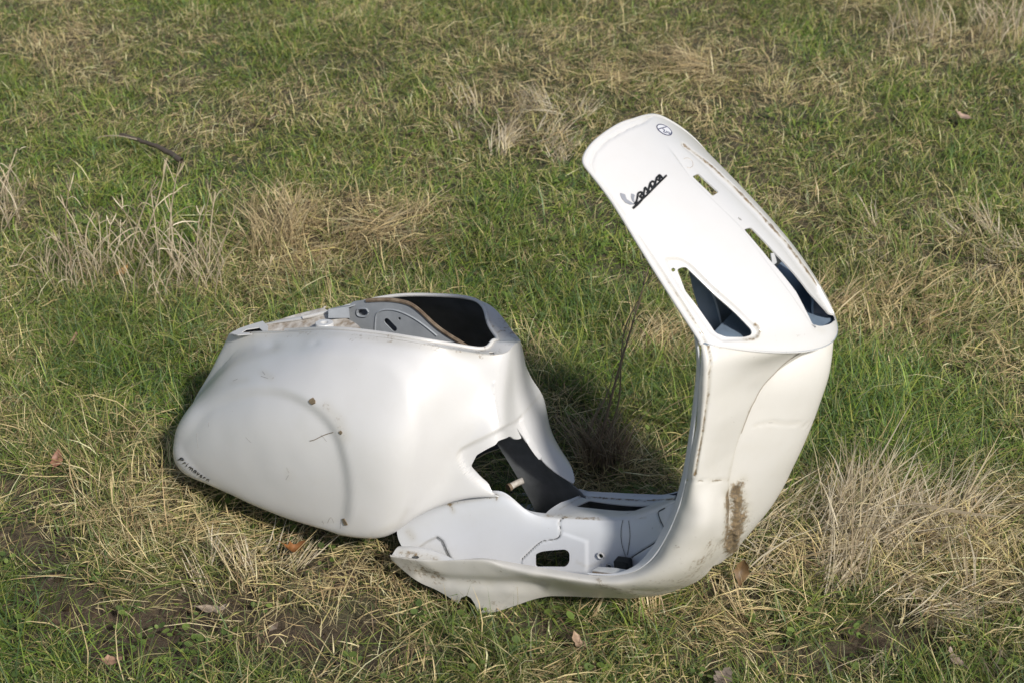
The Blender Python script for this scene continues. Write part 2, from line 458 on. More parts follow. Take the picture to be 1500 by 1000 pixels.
def fast_mesh(name, V, quads, tris, mats, attrs=None, colors=None, smooth=True):
    me = bpy.data.meshes.new(name); nq, ntri = len(quads), len(tris)
    me.vertices.add(len(V)); me.vertices.foreach_set('co', np.ascontiguousarray(V, np.float32).ravel())
    me.loops.add(nq * 4 + ntri * 3); me.polygons.add(nq + ntri)
    li = np.concatenate([np.asarray(quads, np.int32).ravel(), np.asarray(tris, np.int32).ravel()])
    me.loops.foreach_set('vertex_index', li)
    st = np.concatenate([np.arange(nq) * 4, nq * 4 + np.arange(ntri) * 3]).astype(np.int32)
    me.polygons.foreach_set('loop_start', st)
    me.polygons.foreach_set('use_smooth', np.full(nq + ntri, smooth))
    for m in mats: me.materials.append(m)
    if attrs:
        for k, a in attrs.items(): me.attributes.new(k, 'FLOAT', 'POINT').data.foreach_set('value', np.asarray(a, np.float32))
    if colors is not None:
        ca = me.attributes.new('tint', 'FLOAT_COLOR', 'POINT')
        ca.data.foreach_set('color', np.concatenate([colors, np.ones((len(colors), 1))], 1).astype(np.float32).ravel())
    me.update(calc_edges=True); me.validate()
    o = bpy.data.objects.new(name, me); COL.objects.link(o); return o
ground = fast_mesh('ground', V, Fq, np.zeros((0, 3), int), [gm], {'bare': bareness(V[:, 0], V[:, 1]), 'dry': dryness(V[:, 0], V[:, 1]), 'outer': sstep(.15, .6, np.maximum(np.abs(V[:, 0]) - .366 * (V[:, 1] * math.cos(rad(PITCH)) + EYE * math.sin(rad(PITCH))), np.maximum(1.3 - V[:, 1], V[:, 1] - 5.7)))})
ground['kind'] = 'structure'

def blade_mat(name, transl):
    m, t, b, N, L = new_mat(name)
    a = N('ShaderNodeAttribute'); a.attribute_name = 'tint'
    L(a.outputs['Color'], b.inputs['Base Color']); b.inputs['Roughness'].default_value = .5
    b.inputs['Specular IOR Level'].default_value = .35
    tr = N('ShaderNodeBsdfTranslucent'); L(a.outputs['Color'], tr.inputs['Color'])
    mx = N('ShaderNodeMixShader'); mx.inputs[0].default_value = transl
    L(b.outputs[0], mx.inputs[1]); L(tr.outputs[0], mx.inputs[2])
    L(mx.outputs[0], t.nodes['Material Output'].inputs['Surface'])
    return m
BLADE = blade_mat('grass_blade', .22)
STRAW = blade_mat('dry_straw', .18)
def blades(name, bx, by, az, lean, length, width, droop, tint, mat, seg=3, z0=None, kink=None, zlim=None, tip_tint=None, parent=None):
    """curved tapering blades: lean = start angle from vertical, droop = extra angle gained by the tip"""
    n = len(bx); K = seg + 1
    z = terrain(bx, by) if z0 is None else z0
    P = np.zeros((n, K, 3)); P[:, 0] = np.stack([bx, by, z - .004], 1)
    ang = lean.copy(); a = az.copy()
    for k in range(1, K):
        st = length / seg
        d = np.stack([np.cos(a) * np.sin(ang), np.sin(a) * np.sin(ang), np.cos(ang)], 1)
        P[:, k] = P[:, k - 1] + d * st[:, None]
        ang = ang + droop / seg
        if kink is not None: a = a + kink / seg
    if zlim is not None:
        top = P[:, :, 2] - z[:, None]
        P[:, :, 2] = z[:, None] + np.where(top > zlim[:, None], zlim[:, None] + .15 * (top - zlim[:, None]), top)
    P[:, :, 2] = np.maximum(P[:, :, 2], (terrain(P[:, :, 0].ravel(), P[:, :, 1].ravel()) + .002).reshape(n, K))
    side = np.stack([-np.sin(az), np.cos(az), .35 * np.sin(az * 3.1)], 1)
    wk = np.linspace(0, 1, K); prof = np.clip(1.15 - wk ** 1.6 * 1.1, .05, 1) * np.minimum(1, .55 + wk * 2)
    Vt = np.zeros((n, 2 * seg + 1, 3))
    for k in range(seg):
        Vt[:, 2 * k] = P[:, k] - side * (width * prof[k] * .5)[:, None]
        Vt[:, 2 * k + 1] = P[:, k] + side * (width * prof[k] * .5)[:, None]
    Vt[:, 2 * seg] = P[:, seg]
    base = (np.arange(n) * (2 * seg + 1))[:, None]
    q = np.concatenate([base + np.array([[2 * k, 2 * k + 1, 2 * k + 3, 2 * k + 2]]) for k in range(seg - 1)], 0)
    tr = base + np.array([[2 * seg - 2, 2 * seg - 1, 2 * seg]])
    cl = np.repeat(tint[:, None, :], 2 * seg + 1, 1)
    if tip_tint is not None:
        w = np.array([0] * (2 * (seg - 1)) + [.45, .45, 1.0])[None, :, None]
        cl = cl * (1 - w) + tip_tint[:, None, :] * w
    o = fast_mesh(name, Vt.reshape(-1, 3), q, tr, [mat], colors=cl.reshape(-1, 3))
    return o
Mi = SV.M.T
def footprint(x, y):
    p = np.stack([x, y, np.zeros_like(x) + .1], 1); v = (p - SV.O) @ SV.M
    return (np.abs(v[:, 1]) < .245) & (v[:, 0] > -.12) & (v[:, 0] < 1.06), v
def scatter(n, x0, x1, y0, y1, spread=None):
    y = y0 + (y1 - y0) * rng.random(n)
    x = x0 + (x1 - x0) * rng.random(n)
    return x, y
def in_view(x, y, m=.25):
    d = y * math.cos(rad(PITCH)) + EYE * math.sin(rad(PITCH))
    return (np.abs(x) < .366 * d + m) & (y > 1.35) & (y < 5.7)
def tufts(n_t, per, region, pick, seed):
    """blades in loose tufts; pick(x, y) -> keep probability of a tuft"""
    g = np.random.default_rng(seed)
    x = region[0] + (region[1] - region[0]) * g.random(n_t); y = region[2] + (region[3] - region[2]) * g.random(n_t)
    k = (g.random(n_t) < pick(x, y)) & in_view(x, y); x, y = x[k], y[k]
    c = g.integers(per[0], per[1], len(x)); i = np.repeat(np.arange(len(x)), c)
    return x, y, i, g
REG = (-2.6, 2.6, 1.35, 5.7)
def greens(g, n, d, cool=0.0):
    """fresh, cool and yellowish green tints, linear"""
    pal = np.array([(.120, .180, .030), (.165, .225, .038), (.080, .135, .036), (.220, .235, .055), (.270, .245, .075), (.070, .115, .050), (.095, .145, .070)])
    w = np.array([.24, .20, .18, .13, .07, .10 + .1 * cool, .08 + .1 * cool]); k = g.choice(7, n, p=w / w.sum())
    c = pal[k] * np.array([1.22, 1.32, 1.05]) * (0.66 + .68 * g.random((n, 1)))
    return c * (1 - .4 * d[:, None]) + np.array([.30, .255, .12]) * (.4 * d[:, None])
def straws(g, n):
    pal = np.array([(.53, .43, .235), (.45, .355, .19), (.62, .53, .33), (.35, .25, .135), (.47, .40, .17), (.19, .13, .075), (.12, .085, .055)])
    k = g.choice(7, n, p=[.24, .21, .15, .15, .09, .10, .06]); return np.minimum(.85, pal[k] * np.array([1.2, 1.2, 1.12]) * (.70 + .62 * g.random((n, 1))))
for zone, reg, n_t, per, n_s, pers, seg, wg, ws in (('near', (-1.7, 1.7, 1.35, 2.95), 26000, (9, 18), 17500, (5, 12), 3, (.0010, .0020), (.0007, .0022)),
                                                  ('far', (-2.6, 2.6, 2.95, 5.7), 31000, (9, 18), 19000, (5, 12), 2, (.0016, .0024), (.0012, .0024))):
    far_ = zone == 'far'
    # green turf
    x, y, i, g = tufts(n_t, per, reg, lambda x, y: np.clip(1.12 - 1.0 * dryness(x, y), .12, 1) * (1 - .92 * bareness(x, y)), 101 + far_)
    n = len(i); taz = g.random(len(x)) * 6.283; tsz = (.65 + .75 * g.random(len(x))) * (.7 + .7 * vnoise(x, y, .25, 77))
    bx = x[i] + g.normal(0, .015, n); by = y[i] + g.normal(0, .015, n)
    out = np.arctan2(by - y[i], bx - x[i]); az = np.where(g.random(n) < .5, out, taz[i] + g.normal(0, .7, n))
    d = dryness(bx, by); fpm, _ = footprint(bx, by)
    ln = np.clip(g.gamma(5, .0094, n), .018, .12) * tsz[i] * (1 - .30 * sstep(2.4, 4.0, by)); ln = np.where(fpm, ln * .6, ln)
    col = greens(g, n, d, 0 if far_ else 1.0) * (.75 + .5 * vnoise(bx, by, .3, 83, 2))[:, None] * (1 - .22 * sstep(2.5, 1.8, by))[:, None]; tip = np.where(g.random((n, 1)) < .25, straws(g, n), col * 1.12)  # dimmer foreground light put into the tint: blades darken towards the camera
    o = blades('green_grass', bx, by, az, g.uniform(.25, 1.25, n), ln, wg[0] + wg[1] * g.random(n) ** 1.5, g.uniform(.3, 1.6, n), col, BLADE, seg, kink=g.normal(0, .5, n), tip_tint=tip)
    o['kind'] = 'stuff'
    # straw lying in the turf, combed into local directions
    x, y, i, g = tufts(n_s, pers, reg, lambda x, y: np.clip(1.2 * dryness(x, y) - .10, .06, 1) * (1 - .88 * bareness(x, y)), 202 + far_)
    n = len(i); comb = vnoise(x, y, .18, 61) * 16.0
    bx = x[i] + g.normal(0, .028, n); by = y[i] + g.normal(0, .028, n)
    az = comb[i] + g.normal(0, .8, n); fpm, _ = footprint(bx, by)
    d = dryness(bx, by); ln = np.clip(g.gamma(2.4, .021, n), .012, .17) * (.75 + .45 * d) * (1 - .3 * sstep(2.4, 4.0, by))
    lean = np.where(g.random(n) < .75, g.uniform(1.05, 1.52, n), g.uniform(.35, 1.0, n)); lean = np.where(fpm, 1.45, lean)
    o = blades('straw', bx, by, az, lean, ln, ws[0] + ws[1] * g.random(n) ** 2.0, g.uniform(-.1, 1.2, n), straws(g, n), STRAW, seg,
               z0=terrain(bx, by) + g.uniform(.003, .034, n) * (.45 + d), kink=g.normal(0, .6, n))
    o['kind'] = 'stuff'
# crumbs of soil on the bare patches
g = np.random.default_rng(909); m = 9000
sx = g.uniform(-1.6, 1.6, m); sy = g.uniform(1.4, 3.0, m); k = (bareness(sx, sy) > g.uniform(.35, 1.0, m)) & in_view(sx, sy, .05); sx, sy = sx[k][:1500], sy[k][:1500]
ico = bmesh.new(); bmesh.ops.create_icosphere(ico, subdivisions=1, radius=1); iv = np.array([tuple(v.co) for v in ico.verts]); iff = np.array([[v.index for v in f.verts] for f in ico.faces]); ico.free()
q = len(sx); sz = .0022 + .008 * g.random(q) ** 3; vv = iv[None] * (1 + .35 * g.normal(0, 1, (q, len(iv), 1))).clip(.5, 1.6) * sz[:, None, None] * np.array([1, 1, .75])
vv = vv + np.stack([sx, sy, terrain(sx, sy) - .02 * bareness(sx, sy) + sz * .3], 1)[:, None]
cc = np.repeat((np.array([.085, .058, .037]) * g.uniform(.6, 1.5, (q, 1)))[:, None], len(iv), 1)
crumbs = fast_mesh('soil_crumbs', vv.reshape(-1, 3), np.zeros((0, 4), int), (iff[None] + (np.arange(q) * len(iv))[:, None, None]).reshape(-1, 3), [STRAW], colors=cc.reshape(-1, 3), smooth=False); crumbs['kind'] = 'stuff'
# small round-leaved weeds and clover between the blades
g = np.random.default_rng(303)
m = 520; wx = -1.6 + 3.2 * g.random(m); wy = 1.4 + 2.6 * g.random(m) ** 1.4
k = in_view(wx, wy) & (g.random(m) < .25 + .75 * (vnoise(wx, wy, .25, 91) > .52)); wx, wy = wx[k], wy[k]
Vs, Fs, Cs = [], [], []
for q in range(len(wx)):
    for _ in range(g.integers(4, 9)):
        a = g.random() * 6.283; r = g.uniform(.004, .022); cx, cy = wx[q] + r * math.cos(a), wy[q] + r * math.sin(a)
        cz = float(terrain(np.array([cx]), np.array([cy]))[0]) + g.uniform(.012, .035); s_ = g.uniform(.003, .0068)
        tl = g.uniform(-.5, .5, 2); o = len(Vs); c = np.array([(.13, .19, .04), (.17, .23, .055), (.10, .15, .04)][g.integers(3)]) * g.uniform(.75, 1.25)
        ring_ = [(s_ * math.cos(w) * 1.15, s_ * math.sin(w)) for w in np.linspace(0, 6.283, 8, endpoint=False)]
        Vs.append((cx, cy, cz - .0012)); Cs.append(c * .85)
        for (u, v) in ring_:
            uu, vv = u * math.cos(a) - v * math.sin(a), u * math.sin(a) + v * math.cos(a)
            Vs.append((cx + uu, cy + vv, cz + tl[0] * uu + tl[1] * vv)); Cs.append(c)
        Fs += [(o, o + 1 + w, o + 1 + (w + 1) % 8) for w in range(8)]
weeds = fast_mesh('clover', np.array(Vs), np.zeros((0, 4), int), np.array(Fs), [BLADE], colors=np.array(Cs)); weeds['kind'] = 'stuff'
# cover outside the picture so the field goes on
g = np.random.default_rng(404); n = 150000
bx = g.normal(0, 2.6, n); by = 2.9 + g.normal(0, 2.6, n); k = ~in_view(bx, by, .17) & (np.abs(bx) < 6) & (np.abs(by - 2.9) < 6); bx, by = bx[k], by[k]; n = len(bx)
dd = dryness(bx, by)[:, None] > g.random((n, 1))
out_g = blades('outer_grass', bx, by, g.random(n) * 6.283, g.uniform(.3, 1.4, n), g.uniform(.05, .13, n), g.uniform(.004, .010, n), g.uniform(.3, 1.4, n), np.where(dd, straws(g, n), greens(g, n, np.zeros(n))), BLADE, 2)
out_g['kind'] = 'stuff'

# ------------------------------------------------------------------ scooter shell
def tag(o, label=None, cat=None, group=None, kind=None):
    if label: o['label'] = label
    if cat: o['category'] = cat
    if group: o['group'] = group
    if kind: o['kind'] = kind
    return o
shell = bpy.data.objects.new('scooter_shell', None)
COL.objects.link(shell)
shell.empty_display_size = .1
shell.matrix_world = Matrix.Translation(Vector(SV.O)) @ Matrix(SV.M.tolist()).to_4x4()
tag(shell, 'stripped white scooter body shell lying abandoned on the grass, leg shield raised', 'scooter body')

# --- rear body: closed hull round the seat bay, tail on the left, tower on the right
cols = [
 [(336,489,0),(328,506,0),(313,537,0),(296,566,0),(280,597,0),(275,625,0),(276,650,0)],
 [(348,491,-.02),(342,515,-.026),(326,541,-.032),(307,566,-.036),(289,596,-.042),(278,632,-.05),(276,662,-.05)],
 [(376,488,-.035),(366,512,-.052),(337,545,-.082),(303,583,-.105),(274,612,-.118),(257,655,-.125),(267,682,-.115)],
 [(420,487,-.055),(410,508,-.086),(385,541,-.125),(346,590,-.165),(314,640,-.182),(297,684,-.178),(303,707,-.162)],
 [(480,486,-.093),(475,505,-.123),(455,546,-.162),(425,600,-.2),(397,665,-.215),(386,726,-.203),(392,748,-.182)],
 [(550,493,-.11),(545,513,-.138),(530,556,-.172),(505,620,-.21),(482,690,-.222),(470,755,-.208),(475,773,-.187)],
 [(615,503,-.11),(612,523,-.131),(602,560,-.16),(585,630,-.198),(567,700,-.21),(550,765,-.2),(545,783,-.185)],
 [(668,513,-.085),(664,533,-.095),(653,570,-.125),(638,625,-.15),(622,680,-.165),(600,735,-.174),(583,770,-.17)],
 [(712,519,-.053),(708,540,-.062),(702,572,-.077),(693,612,-.1),(680,652,-.113),(662,695,-.125),(645,734,-.135)],
 [(742,516,-.027),(739,537,-.036),(736,570,-.046),(735,602,-.060),(734,640,-.085),(733,682,-.095),(733,722,-.105)],
 [(754,504,0),(754,531,0),(753,565,0),(757,605,0),(771,646,0),(797,686,0),(838,717,0)],
]
near = np.array([[at(*p) for p in c] for c in cols])            # cols x rows x 3
# lower edge turned under
tuck = near[:, -1] + np.array([0, .03, -.006]) * (np.arange(11) < 8)[:, None] * np.clip(np.abs(near[:, -1, 1:2]) / .1, 0, 1)
tuck += (np.arange(11) >= 8)[:, None] * np.array([0, .012, -.012])
tuck[0] = near[0, -1] + np.array([.02, 0, -.01]); tuck[10] = near[10, -1] + np.array([.02, 0, -.012])
near = np.concatenate([near, tuck[:, None]], 1)
mir = near * np.array([1, -1, 1])
OVAL = curve([(258,665),(268,630),(292,598),(335,576),(390,568),(436,577),(474,602),(500,638),(514,690),(516,740),(500,775),(440,775),(330,735)], 60, True)
CONT = curve([(430,512),(520,512),(585,535),(610,590),(616,650),(604,715),(582,772),(500,800),(380,780),(250,700),(235,650),(275,590),(340,530)], 70, True)
HATCH = rounded([(688,684),(697,667),(727,652),(732,646),(752,637),(758,642),(768,641),(760,624),(771,640),(787,665),(811,689),(856,718),(850,745),(800,772),(770,765),(750,748),(735,730),(714,708)], 3, 3)
FLANGE = curve([(760,614),(720,634),(684,652),(671,664),(675,682),(690,700),(720,722)], 40)
SEAMLINE = curve([(723,560),(725,590),(732,625)], 10)
def hull_disp(q, P):
    d = dist_poly(q, OVAL); s = np.where(inside(q, OVAL), d, -d)
    o = -.0066 * sstep(-4, 15, s)
    d2 = dist_poly(q, CONT); o = o + .0062 * sstep(-16, 14, np.where(inside(q, CONT), d2, -d2)) * (np.abs(P[:, 1]) > .03)
    o = o + .0026 * (vnoise(P[:, 0], P[:, 2], .085, 131, 2) - .5)
    f = dist_poly(q, FLANGE, False)
    low = (q[:, 0] > 655) & (q[:, 1] > 600) & (P[:, 1] < .012)
    fl = np.concatenate([FLANGE, [(780,748),(835,735),(806,690),(778,645)]])
    o = o - .0055 * sstep(-2.5, 6, np.where(inside(q, fl), f, -f)) * low
    o = o + .0012 * np.exp(-(dist_poly(q, SEAMLINE, False) / 1.6) ** 2)
    for (x, y, r, a) in ((398,507,9,.0018),(462,503,5,.0016),(440,508,18,.0015)):
        o = o - a * np.exp(-((q[:, 0] - x) ** 2 + (q[:, 1] - y) ** 2) / r ** 2)
    return o
def hull_dirt(q, P):
    d = .26 * np.exp(-(dist_poly(q, [(340,490),(420,488),(500,488),(600,504),(720,522)], False) / 7) ** 2)
    d += .22 * np.exp(-(dist_poly(q, FLANGE, False) / 2.2) ** 2)
    d += .30 * np.exp(-(dist_poly(q, [(478,595),(496,612),(504,640)], False) / 9) ** 2)
    d += .27 * np.exp(-(dist_poly(q, [(385,545),(395,552)], False) / 6) ** 2) + .2 * np.exp(-(dist_poly(q, [(340,560),(360,556)], False) / 5) ** 2) + .15 * np.exp(-(dist_poly(q, [(420,690),(424,700)], False) / 5) ** 2)
    d += .16 * np.exp(-(dist_poly(q, [(545,781),(583,768),(595,748)], False) / 4) ** 2)
    return d
def build_hull():
    # the sheet runs once round; the hatch straddles the front middle, so shift the seam to the tail side
    o2 = [mir[i] for i in range(2, 0, -1)] + [near[i] for i in range(0, 11)] + [mir[i] for i in range(9, 0, -1)] + [near[0], near[1], near[2]]
    net = Net(np.transpose(np.array(o2), (1, 0, 2)))
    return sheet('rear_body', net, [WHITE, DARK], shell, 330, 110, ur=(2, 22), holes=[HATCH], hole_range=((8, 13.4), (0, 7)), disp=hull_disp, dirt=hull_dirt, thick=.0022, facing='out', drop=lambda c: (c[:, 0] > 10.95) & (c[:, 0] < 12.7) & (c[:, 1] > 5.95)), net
body, hull_net = build_hull()

# --- rim of the seat bay: flange turned inwards and its rolled bead
R0 = [(346,483,0),(352,486,-.012),(385,484,-.024),(428,484,-.042),(485,482,-.083),(553,488,-.1),(618,498,-.1),(667,506,-.06),(700,511,-.033),(715,508,-.016),(722,500,0)]
rin = np.array([at(*p) for p in R0]); rin[:, 2] -= .001
def loop_net(rows):
    o2 = []
    R = [np.asarray(r) for r in rows]; M = [r * np.array([1, -1, 1]) for r in R]
    for src, idx in ((M, range(2, 0, -1)), (R, range(0, 11)), (M, range(9, 0, -1)), (R, range(0, 3))):
        for i in idx: o2.append([r[i] for r in src])
    return Net(np.transpose(np.array(o2), (1, 0, 2)))
rout = near[:, 0] + np.array([0, 0, .0006])
rmid = .5 * (rin + rout) + np.array([0, 0, .0012])
rim_net = loop_net([rout, rmid, rin])
def rim_dirt(q, P):
    return .16 + .25 * np.exp(-(dist_poly(q, [(560,500),(640,515),(740,522)], False) / 8) ** 2) + .2 * np.exp(-((q[:, 0] - 360) / 30.) ** 2)
sheet('seat_rim', rim_net, [WHITE, DARK], shell, 260, 6, ur=(2, 22), facing=np.array([0, 0, 1.]), thick=.002, dirt=rim_dirt,
      holes=[rounded([(716,515),(723,515),(725,518),(717,518)], 1.5, 3)], hole_range=((9, 12.4), (0, 2)))
bead_path = rim_net.ev(np.linspace(4.7, 19.4, 160), np.full(160, 2.0))
bead_path = bead_path[1:-1]
tube('rim_bead', bead_path + np.array([0, 0, .0022]), .0034, WHITE, shell, 8, dirt=.16)

# --- leg shield: near half measured, far half its mirror image
def fprof(s, p=2.6):
    x = 1 - np.asarray(s, float); k = .3
    return 1 - .55 * x ** p - .45 * (np.sqrt(x * x + k * k) - k) / (math.sqrt(1 + k * k) - k)
sh_edge = [(838,206,-.165),(852,232,-.17),(880,272,-.178),(912,318,-.186),(946,372,-.195),(979,424,-.202),(1006,466,-.207),(1026,497,-.21)]
sh_mid = [(900,140),(931,166),(973,204),(1017,242),(1069,289),(1124,346),(1176,411),(1220,487)]
rows = []
for e, m in zip(sh_edge, sh_mid):
    A = at(*e); B = at(m[0], m[1], 0)
    row = []
    for sv in (0, .15, .3, .45, .6, .74, .87, 1):
        f = fprof(sv); p = A + (B - A) * np.array([f, sv, f]); row.append(p)
    for k in (6, 5, 4, 3, 2, 1, 0): row.append(row[k] * np.array([1, -1, 1]))
    rows.append(row)
for a8, b8 in (((1030, 513, -.211), (1215, 505, 0)), ((1031, 527, -.211), (1212, 520, 0))):
    A = at(*a8); B = at(*b8); row = [A + (B - A) * np.array([fprof(sv), sv, fprof(sv)]) for sv in (0, .15, .3, .45, .6, .74, .87, 1)]
    rows.append(row + [row[k] * np.array([1, -1, 1]) for k in range(6, -1, -1)])
shield_net = Net(rows)
SH_OUT = [(1030,512),(1010,474),(980,426),(950,378),(925,337),(900,297),(878,267),(862,248),(857,236),(861,224),(870,212),(886,198),(908,184),(922,178.5),(932,175.5)]
TIE_L = [(966,203),(988,228),(1014,262),(1050,297),(1085,331),(1120,378),(1160,431),(1192,478)]
TIE_R = [(1001,212),(1040,242),(1075,274),(1110,310),(1150,354),(1190,407),(1226,456)]
SIGNAL = rounded([(993,393),(1002,390),(1007,390),(1050,432),(1080,458),(1103,482),(1104,489),(1095,493),(1065,493),(1050,487),(1020,444),(1005,425)], 5, 4)
SLOT_A = rounded([(1017,255),(1026,251),(1056,278),(1047,284)], 2, 3)
SLOT_B = rounded([(1093,333),(1104,330),(1140,368),(1178,410),(1190,426),(1203,440),(1225,465),(1223,470),(1205,478),(1196,477),(1182,448),(1170,425),(1130,377)], 3, 3)
PIN_A = [(1087 + 2.6 * math.cos(a) + 1.2 * math.sin(a), 317.5 + 2.2 * math.sin(a) + 1.2 * math.cos(a)) for a in np.linspace(0, 2 * math.pi, 10, endpoint=False)]
PIN_B = [(988 + 3 * math.cos(a), 394 + 3 * math.sin(a)) for a in np.linspace(0, 2 * math.pi, 10, endpoint=False)]
SNICK = [(1184,465),(1187,464),(1195,478),(1194,481)]
GROOVE = [(1037,520),(1035,506),(1029,490),(1003,449),(976,407),(955,375),(931,339),(907,302),(886,273),(870,253),(866,239),(873,222),(892,204),(920,188),(947,177)]
SIG_REC = curve([(976,379),(990,378),(1010,386),(1040,415),(1075,446),(1100,470),(1112,484),(1108,494),(1090,498)], 40)
def shield_disp(q, P):
    o = -.0022 * np.exp(-(dist_poly(q, GROOVE, False) / 2.2) ** 2)
    # channel for the horn cover
    qa = SV.px(P); tie = np.array(TIE_L + TIE_R[::-1])
    d = dist_poly(qa, tie); mid = np.abs(P[:, 1]) < .06; s = np.where(inside(qa, tie), d, -d)
    o = o - .0055 * sstep(-1.5, 3.5, s) * mid * sstep(205, 262, qa[:, 1])
    o = o - .003 * np.exp(-(dist_poly(qa, TIE_R, False) / 2.0) ** 2) * mid
    # dished seat of the turn signal
    poly = np.concatenate([SIG_REC, [(1060,500),(1040,487),(1010,444),(985,405)]])
    d = dist_poly(q, poly); s = np.where(inside(q, poly), d, -d)
    o = o - .0045 * sstep(-3, 4, s)
    return o
def shield_dirt(q, P):
    low = sstep(330, 470, q[:, 1])
    d = (.08 + .44 * low) * np.exp(-(dist_poly(q, GROOVE, False) / 2.2) ** 2)
    d += .60 * np.exp(-(dist_poly(SV.px(P), TIE_R, False) / 2.6) ** 2) * (np.abs(P[:, 1]) < .06)
    d += .40 * np.exp(-(dist_poly(q, SIG_REC[26:], False) / 3.2) ** 2)
    d += .22 * np.exp(-(dist_poly(q, SIG_REC[:22], False) / 3.0) ** 2)
    d += .22 * np.exp(-(dist_poly(q, [(1195,478),(1206,484)], False) / 6) ** 2)
    d += .16 * np.exp(-(dist_poly(q, [(1070,500),(1190,490)], False) / 14) ** 2)
    d += .16 * np.exp(-(dist_poly(q, [(1010,228),(1028,250)], False) / 6) ** 2)
    return d
ko = inverse(shield_net, SH_OUT, (0, 7.5), (0, 7))
ko = [(0, 7.4), (0, 7)] + [tuple(p) for p in ko][1:] + [(7.1, 1.21), (7.93, 1.25), (8.88, 1.30), (9.7, 1.38), (10.3, 1.49), (10.9, 1.66), (11.7, 1.92), (12.6, 2.3), (13.4, 2.75), (14, 3.3), (14, 7.4)]
fs = inverse(shield_net, SIGNAL, (0, 7), (0, 7)); fs[:, 0] = 14 - fs[:, 0]
sheet('leg_shield', shield_net, [WHITE, PRIMER], shell, 220, 190, keep_uv=np.array(ko), holes_uv=[fs],
      holes=[SIGNAL, SLOT_A, SLOT_B, PIN_A, PIN_B, SNICK], hole_range=((0, 9.5), (0, 7)), disp=shield_disp, dirt=shield_dirt, thick=.0022, facing=np.array([1., 0, .5]))

def grid_net(rows_spec):
    return Net([[at(*p) for p in r] for r in rows_spec])
# --- skirt: from the fold under the shield down the front and along the sill to its rear tip
L_ = [(1022,496,-.208),(1026,540,-.208),(1022,592,-.206),(1016,642,-.205),(1007,698,-.203),(994,748,-.2),(971,797,-.198),(943,829,-.197),(906,842,-.196),(862,841,-.196),(802,832,-.196),(741,821,-.196),(700,816,-.197),(655,820,-.197),(612,818,-.196),(571,812,-.19)]
R_ = [(1212,493,.0),(1137,545,-.085),(1103,592,-.112),(1084,640,-.124),(1070,692,-.128),(1067,742,-.125),(1064,788,-.115),(1036,839,-.095),(988,865,-.09),(930,875,-.1),(850,873,-.12),(782,877,-.15),(706,897,-.17),(652,870,-.182),(612,851,-.186),(573,818,-.186)]
K_ = [(1040,502,-.212),(1041,540,-.214),(1036,592,-.213),(1030,642,-.212),(1021,700,-.211),(1009,752,-.211),(985,805,-.211),(954,841,-.211),(908,854,-.211),(862,852,-.211),(802,845,-.21),(741,834,-.209),(712,825,-.209),(655,823,-.205),(612,821,-.202),(572,814,-.194)]
M_ = []
for k, r in zip(K_, R_):
    M_.append((k[0] * .48 + r[0] * .52, k[1] * .48 + r[1] * .52, k[2] * .56 + r[2] * .44))
M_[5] = (1040,752,-.196); M_[6] = (1026,800,-.192); M_[7] = (1000,843,-.182); M_[8] = (952,862,-.182); M_[9] = (897,866,-.184)
SK = np.array([[at(*p) for p in r] for r in (L_, K_, M_, R_)])
fold = shield_net.ev(np.array([0, .6, 3.4, 7.0]), np.full(4, 7.3)) - np.array([.0012, 0, .0004])
SK[:, 0] = fold
SK[2, 11:15] = .5 * SK[2, 11:15] + .25 * (SK[2, 10:14] + SK[2, 12:16])
skirt_net = Net(SK)
BEADG = [(1036,500),(1041,525),(1037,580),(1028,640),(1018,695)]
PSEAM = [(1006,702),(1030,704),(1066,702)]
CR = [(1212,493,-.0),(1137,545,-.085),(1103,592,-.112),(1084,640,-.124),(1070,692,-.128),(1067,742,-.125),(1064,788,-.115),(1050,822,-.1)]
def skirt_disp(q, P):
    o = -.0026 * np.exp(-(dist_poly(q, BEADG, False) / 2.0) ** 2) - .0016 * np.exp(-(dist_poly(q, PSEAM, False) / 1.5) ** 2)
    o += .003 * (vnoise(P[:, 0] + P[:, 2], P[:, 2] - P[:, 0], .06, 133, 2) - .5)
    o += .004 * np.exp(-(dist_poly(q, [(1060,735),(1055,785)], False) / 7) ** 2)
    o -= .006 * np.exp(-(dist_poly(q, [(618,842),(660,852),(790,858)], False) / 8) ** 2)
    o += .0015 * np.exp(-(dist_poly(q, [(1000,830),(1050,800)], False) / 10) ** 2)
    return o
def skirt_dirt(q, P):
    d = .52 * np.exp(-(dist_poly(q, BEADG, False) / 2.2) ** 2) + .30 * np.exp(-(dist_poly(q, [(1040,703),(1066,702)], False) / 2.2) ** 2)
    d += .62 * np.exp(-(dist_poly(q, [(1066,722),(1068,762),(1064,800)], False) / 6) ** 2)
    d += .20 * np.exp(-(dist_poly(q, [(1045,800),(1000,852),(930,868)], False) / 16) ** 2)
    d += .20 * np.exp(-(dist_poly(q, [(878,852),(905,866)], False) / 9) ** 2)
    d += .12 * sstep(560, 860, q[:, 1]) + .24 * np.exp(-(dist_poly(q, CR[:6] and [(p[0] - 1.5, p[1]) for p in CR[:6]], False) / 1.8) ** 2) + .17 * np.exp(-(dist_poly(q, [(1060,512),(1170,508)], False) / 16) ** 2)
    d += .30 * np.exp(-(dist_poly(q, [(596,828),(640,842)], False) / 12) ** 2) + .2 * np.exp(-(dist_poly(q, [(672,852),(720,852)], False) / 4) ** 2) + .22 * np.exp(-(dist_poly(q, [(718,882),(724,884)], False) / 5) ** 2)
    return d
NOTCH = [(671,884),(676,874),(684,871),(690,875),(696,884),(700,900),(672,898)]
